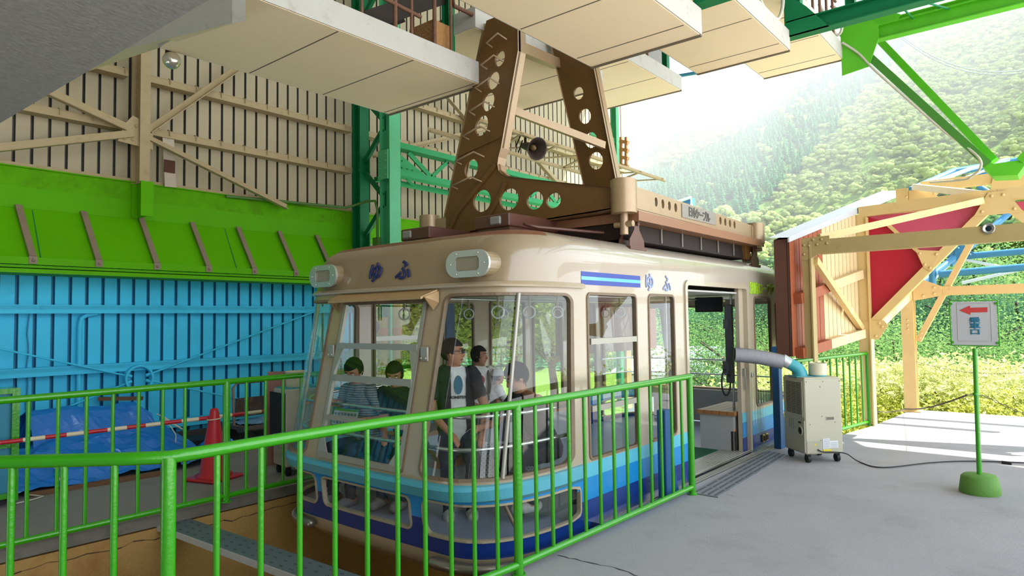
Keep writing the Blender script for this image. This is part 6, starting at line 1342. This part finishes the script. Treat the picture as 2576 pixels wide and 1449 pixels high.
t3, M3, H3 = person('teenager with spectacles in a black open jacket over a white printed t-shirt', (-4.30, 4.33, 1.41), -.75, (-4.33, 4.42, .70), hyaw=1.3, hpit=.05, arms=(((.1, .25, .2), (.3, .2, .02)), ((.1, -.25, .18), (.33, -.08, .02))), legs='perch', shirt=WHT, jacket=BLK, trousers=DEN, shoe=WSOLE, glasses=True, sleeve=.7)
t4, M4, H4 = person('woman with tied dark hair in a white t-shirt with a red print', (-5.55, 6.05, 1.26), -.35, (-5.62, 6.05, .57), hyaw=.75, hpit=.05, scale=.97, shirt=WHT, trousers=DEN, shoe=SHOE, hair='bob')
t5, M5, H5 = person('child in a grey and white cap and white t-shirt seen from behind', (-5.40, 6.22, 1.0), .9, (-5.45, 6.3, .52), scale=.74, shirt=WHT, trousers=DEN, shoe=SHOE, hair='capped', hyaw=.2)
t6, M6, H6 = person('man leaning forward at the corner window with one arm along the rail', (-3.58, 4.36, 1.215), -2.05, (-3.60, 4.80, .58), hyaw=-.1, hpit=.5, arms=(((.34, .34, .50), (.36, .56, .50)), ((.42, -.20, .20), (.62, -.02, .20))), legs='tuck', shirt=mat('navy_tee', '24262f', .8), trousers=BLK, shoe=WSOLE, sleeve=.5)
# prints
g = MB(); 
def printpatch(M, x, z, rx, rz, m, T, hd=0):
    g = MB(); g.prism([M@V((x+.004*0, rx*math.cos(a), z+rz*math.sin(a))) for a in [2*pi*k/18 for k in range(18)]], (M.to_3x3()@V((.003, 0, 0)))); obj('shirt_print', g, m, T)
printpatch(M3, .148, .42, .04, .085, mat('teal_print', '3d6f86', .7), t3); printpatch(M4, .15, .40, .05, .06, mat('red_print', 'a3293b', .7), t4)
lettering('shirt_lettering', 'MONSTERS', .034, M3@V((.15, 0, .31)), M3.to_3x3()@V((0, 1, 0)), (0, 0, 1), BLK, t3, bold=.001)
g = MB(); g.tube([M4@V((.06, .12, .55)), M4@V((.145, .11, .45)), M4@V((.14, .12, .25)), M4@V((.02, .17, .15))], .018, 8); obj('backpack_strap', g, BLK, t4)
lf_ = M1@V((.36, 0, .27)); R1_ = M1.to_3x3(); t = thing('leaflet', 'white and green folded leaflet held by the man in the striped shirt', 'leaflet', lf_)
m = MB(); a, b = R1_@V((0, 1, 0)), R1_@V((-.25, 0, .95)).normalized(); q = lambda u, v, d=0: lf_+a*u+b*v+a.cross(b)*d
m.add([q(-.16, -.07), q(.16, -.07), q(.16, .08), q(-.16, .08)], [(0, 1, 2, 3)]); m.cur = 1; m.add([q(-.16, .06, .002), q(.16, .06, .002), q(.16, .08, .002), q(-.16, .08, .002)], [(0, 1, 2, 3)]); m.add([q(-.16, .06, -.002), q(.16, .06, -.002), q(.16, .08, -.002), q(-.16, .08, -.002)], [(0, 1, 2, 3)]); m.cur = 2
for i in range(7):
    for j in range(3):
        for dd in (.002, -.002): m.add([q(-.15+.043*i, -.06+.04*j, dd), q(-.118+.043*i, -.06+.04*j, dd), q(-.118+.043*i, -.035+.04*j, dd), q(-.15+.043*i, -.035+.04*j, dd)], [(0, 1, 2, 3)])
obj('sheet', m, [mat('paper', 'c9cdc8', .7), mat('leaflet_green', '5fa545', .6), mat('leaflet_photos', '76818a', .6, var=.5, scale=40)], t)
# ================================================================ roof, added light-blocking back wall, light
rb = MB(); rb.prism([(-10.2, -5, 9.55), (6.1, -5, 9.55), (6.1, 13.2, 9.55), (-10.2, 16.5, 9.55)], (0, 0, .2)); struct('ceiling', rb, mat('roof_lining', 'a9a59c', .8))  # unseen roof above the decks; its edges are set to steer the sunlight
bw = MB(); bw.box((-1.2, -5.1, 4.8), (18.4, .2, 10)); struct('wall_back_blocker', bw, mat('blocker_wall', '8d8a84', .8))  # unseen wall, added to keep out light from behind the camera
w = bpy.data.worlds.new('world'); bpy.context.scene.world = w; w.use_nodes = True; nt = w.node_tree; N = nt.nodes; L = nt.links
bg = N['Background']; tc = N.new('ShaderNodeTexCoord'); sp = N.new('ShaderNodeSeparateXYZ'); L.new(tc.outputs['Generated'], sp.inputs[0])
rp = N.new('ShaderNodeValToRGB'); rp.color_ramp.elements[0].position = .0; rp.color_ramp.elements[0].color = (.93, .97, 1, 1); rp.color_ramp.elements[1].position = .8; rp.color_ramp.elements[1].color = (.62, .78, 1, 1)
L.new(sp.outputs['Z'], rp.inputs['Fac']); L.new(rp.outputs['Color'], bg.inputs['Color'])
mr = N.new('ShaderNodeMapRange'); mr.inputs['From Min'].default_value = -.2; mr.inputs['From Max'].default_value = .9; mr.inputs['To Min'].default_value = SKY*.95; mr.inputs['To Max'].default_value = SKY*1.45; L.new(sp.outputs['X'], mr.inputs['Value']); L.new(mr.outputs[0], bg.inputs['Strength'])
sd = bpy.data.lights.new('sun', 'SUN'); sd.energy = SUN; sd.angle = .01; sd.color = (1, .95, .86); so = bpy.data.objects.new('sun', sd); C.objects.link(so)
so.rotation_euler = V((-.50, -.42, -.95)).to_track_quat('-Z', 'Y').to_euler()
# haze over the valley: a thin glowing mist body, thicker towards the sun side
hm = bpy.data.materials.new('valley_haze'); hm.use_nodes = True; nt = hm.node_tree; N = nt.nodes; N.remove(N['Principled BSDF'])
va = N.new('ShaderNodeVolumeAbsorption'); va.inputs['Color'].default_value = (.0, .0, .0, 1); va.inputs['Density'].default_value = HZA
ve = N.new('ShaderNodeEmission'); ve.inputs['Color'].default_value = (.93, .97, 1, 1); ve.inputs['Strength'].default_value = HZE
ad = N.new('ShaderNodeAddShader'); nt.links.new(va.outputs[0], ad.inputs[0]); nt.links.new(ve.outputs[0], ad.inputs[1]); nt.links.new(ad.outputs[0], N['Material Output'].inputs['Volume'])
def hz(azs, d, el): return polar(math.radians(azs), d, 1.7+d*math.tan(math.radians(el)))
cols = []
for az_, dn_b, dn_t in ((62, 190, 60), (40, 190, 55), (30, 215, 75), (20, 245, 170), (12, 250, 300), (4, 255, 420), (-8, 270, 470)):
    cols.append([hz(az_, dn_b, 2.0), hz(az_, dn_t, 30), hz(az_, 950, 32), hz(az_, 950, 2.0)])
m = MB(); vs = [p for c in cols for p in c]; fs = []
for i in range(len(cols)-1):
    for k in range(4): fs.append((i*4+k, i*4+(k+1) % 4, i*4+4+(k+1) % 4, i*4+4+k))
n_ = len(cols)-1; fs += [(0, 3, 2, 1), (n_*4, n_*4+1, n_*4+2, n_*4+3)]
m.add(vs, fs); hzo = obj('haze', m, hm); bm = bmesh.new(); bm.from_mesh(hzo.data); bmesh.ops.recalc_face_normals(bm, faces=bm.faces); bm.to_mesh(hzo.data); bm.free(); tag(hzo, 'bright white haze hanging over the valley before the mountainside', 'haze', kind='stuff')
sc = bpy.context.scene
sc.view_settings.view_transform = 'Standard'; sc.view_settings.look = 'None'; sc.view_settings.exposure = EXPO
cy = sc.cycles
cy.max_bounces = 7; cy.diffuse_bounces = 4; cy.glossy_bounces = 3; cy.transmission_bounces = 4; cy.transparent_max_bounces = 14; cy.volume_bounces = 0
cy.caustics_reflective = False; cy.caustics_refractive = False; cy.sample_clamp_indirect = 8
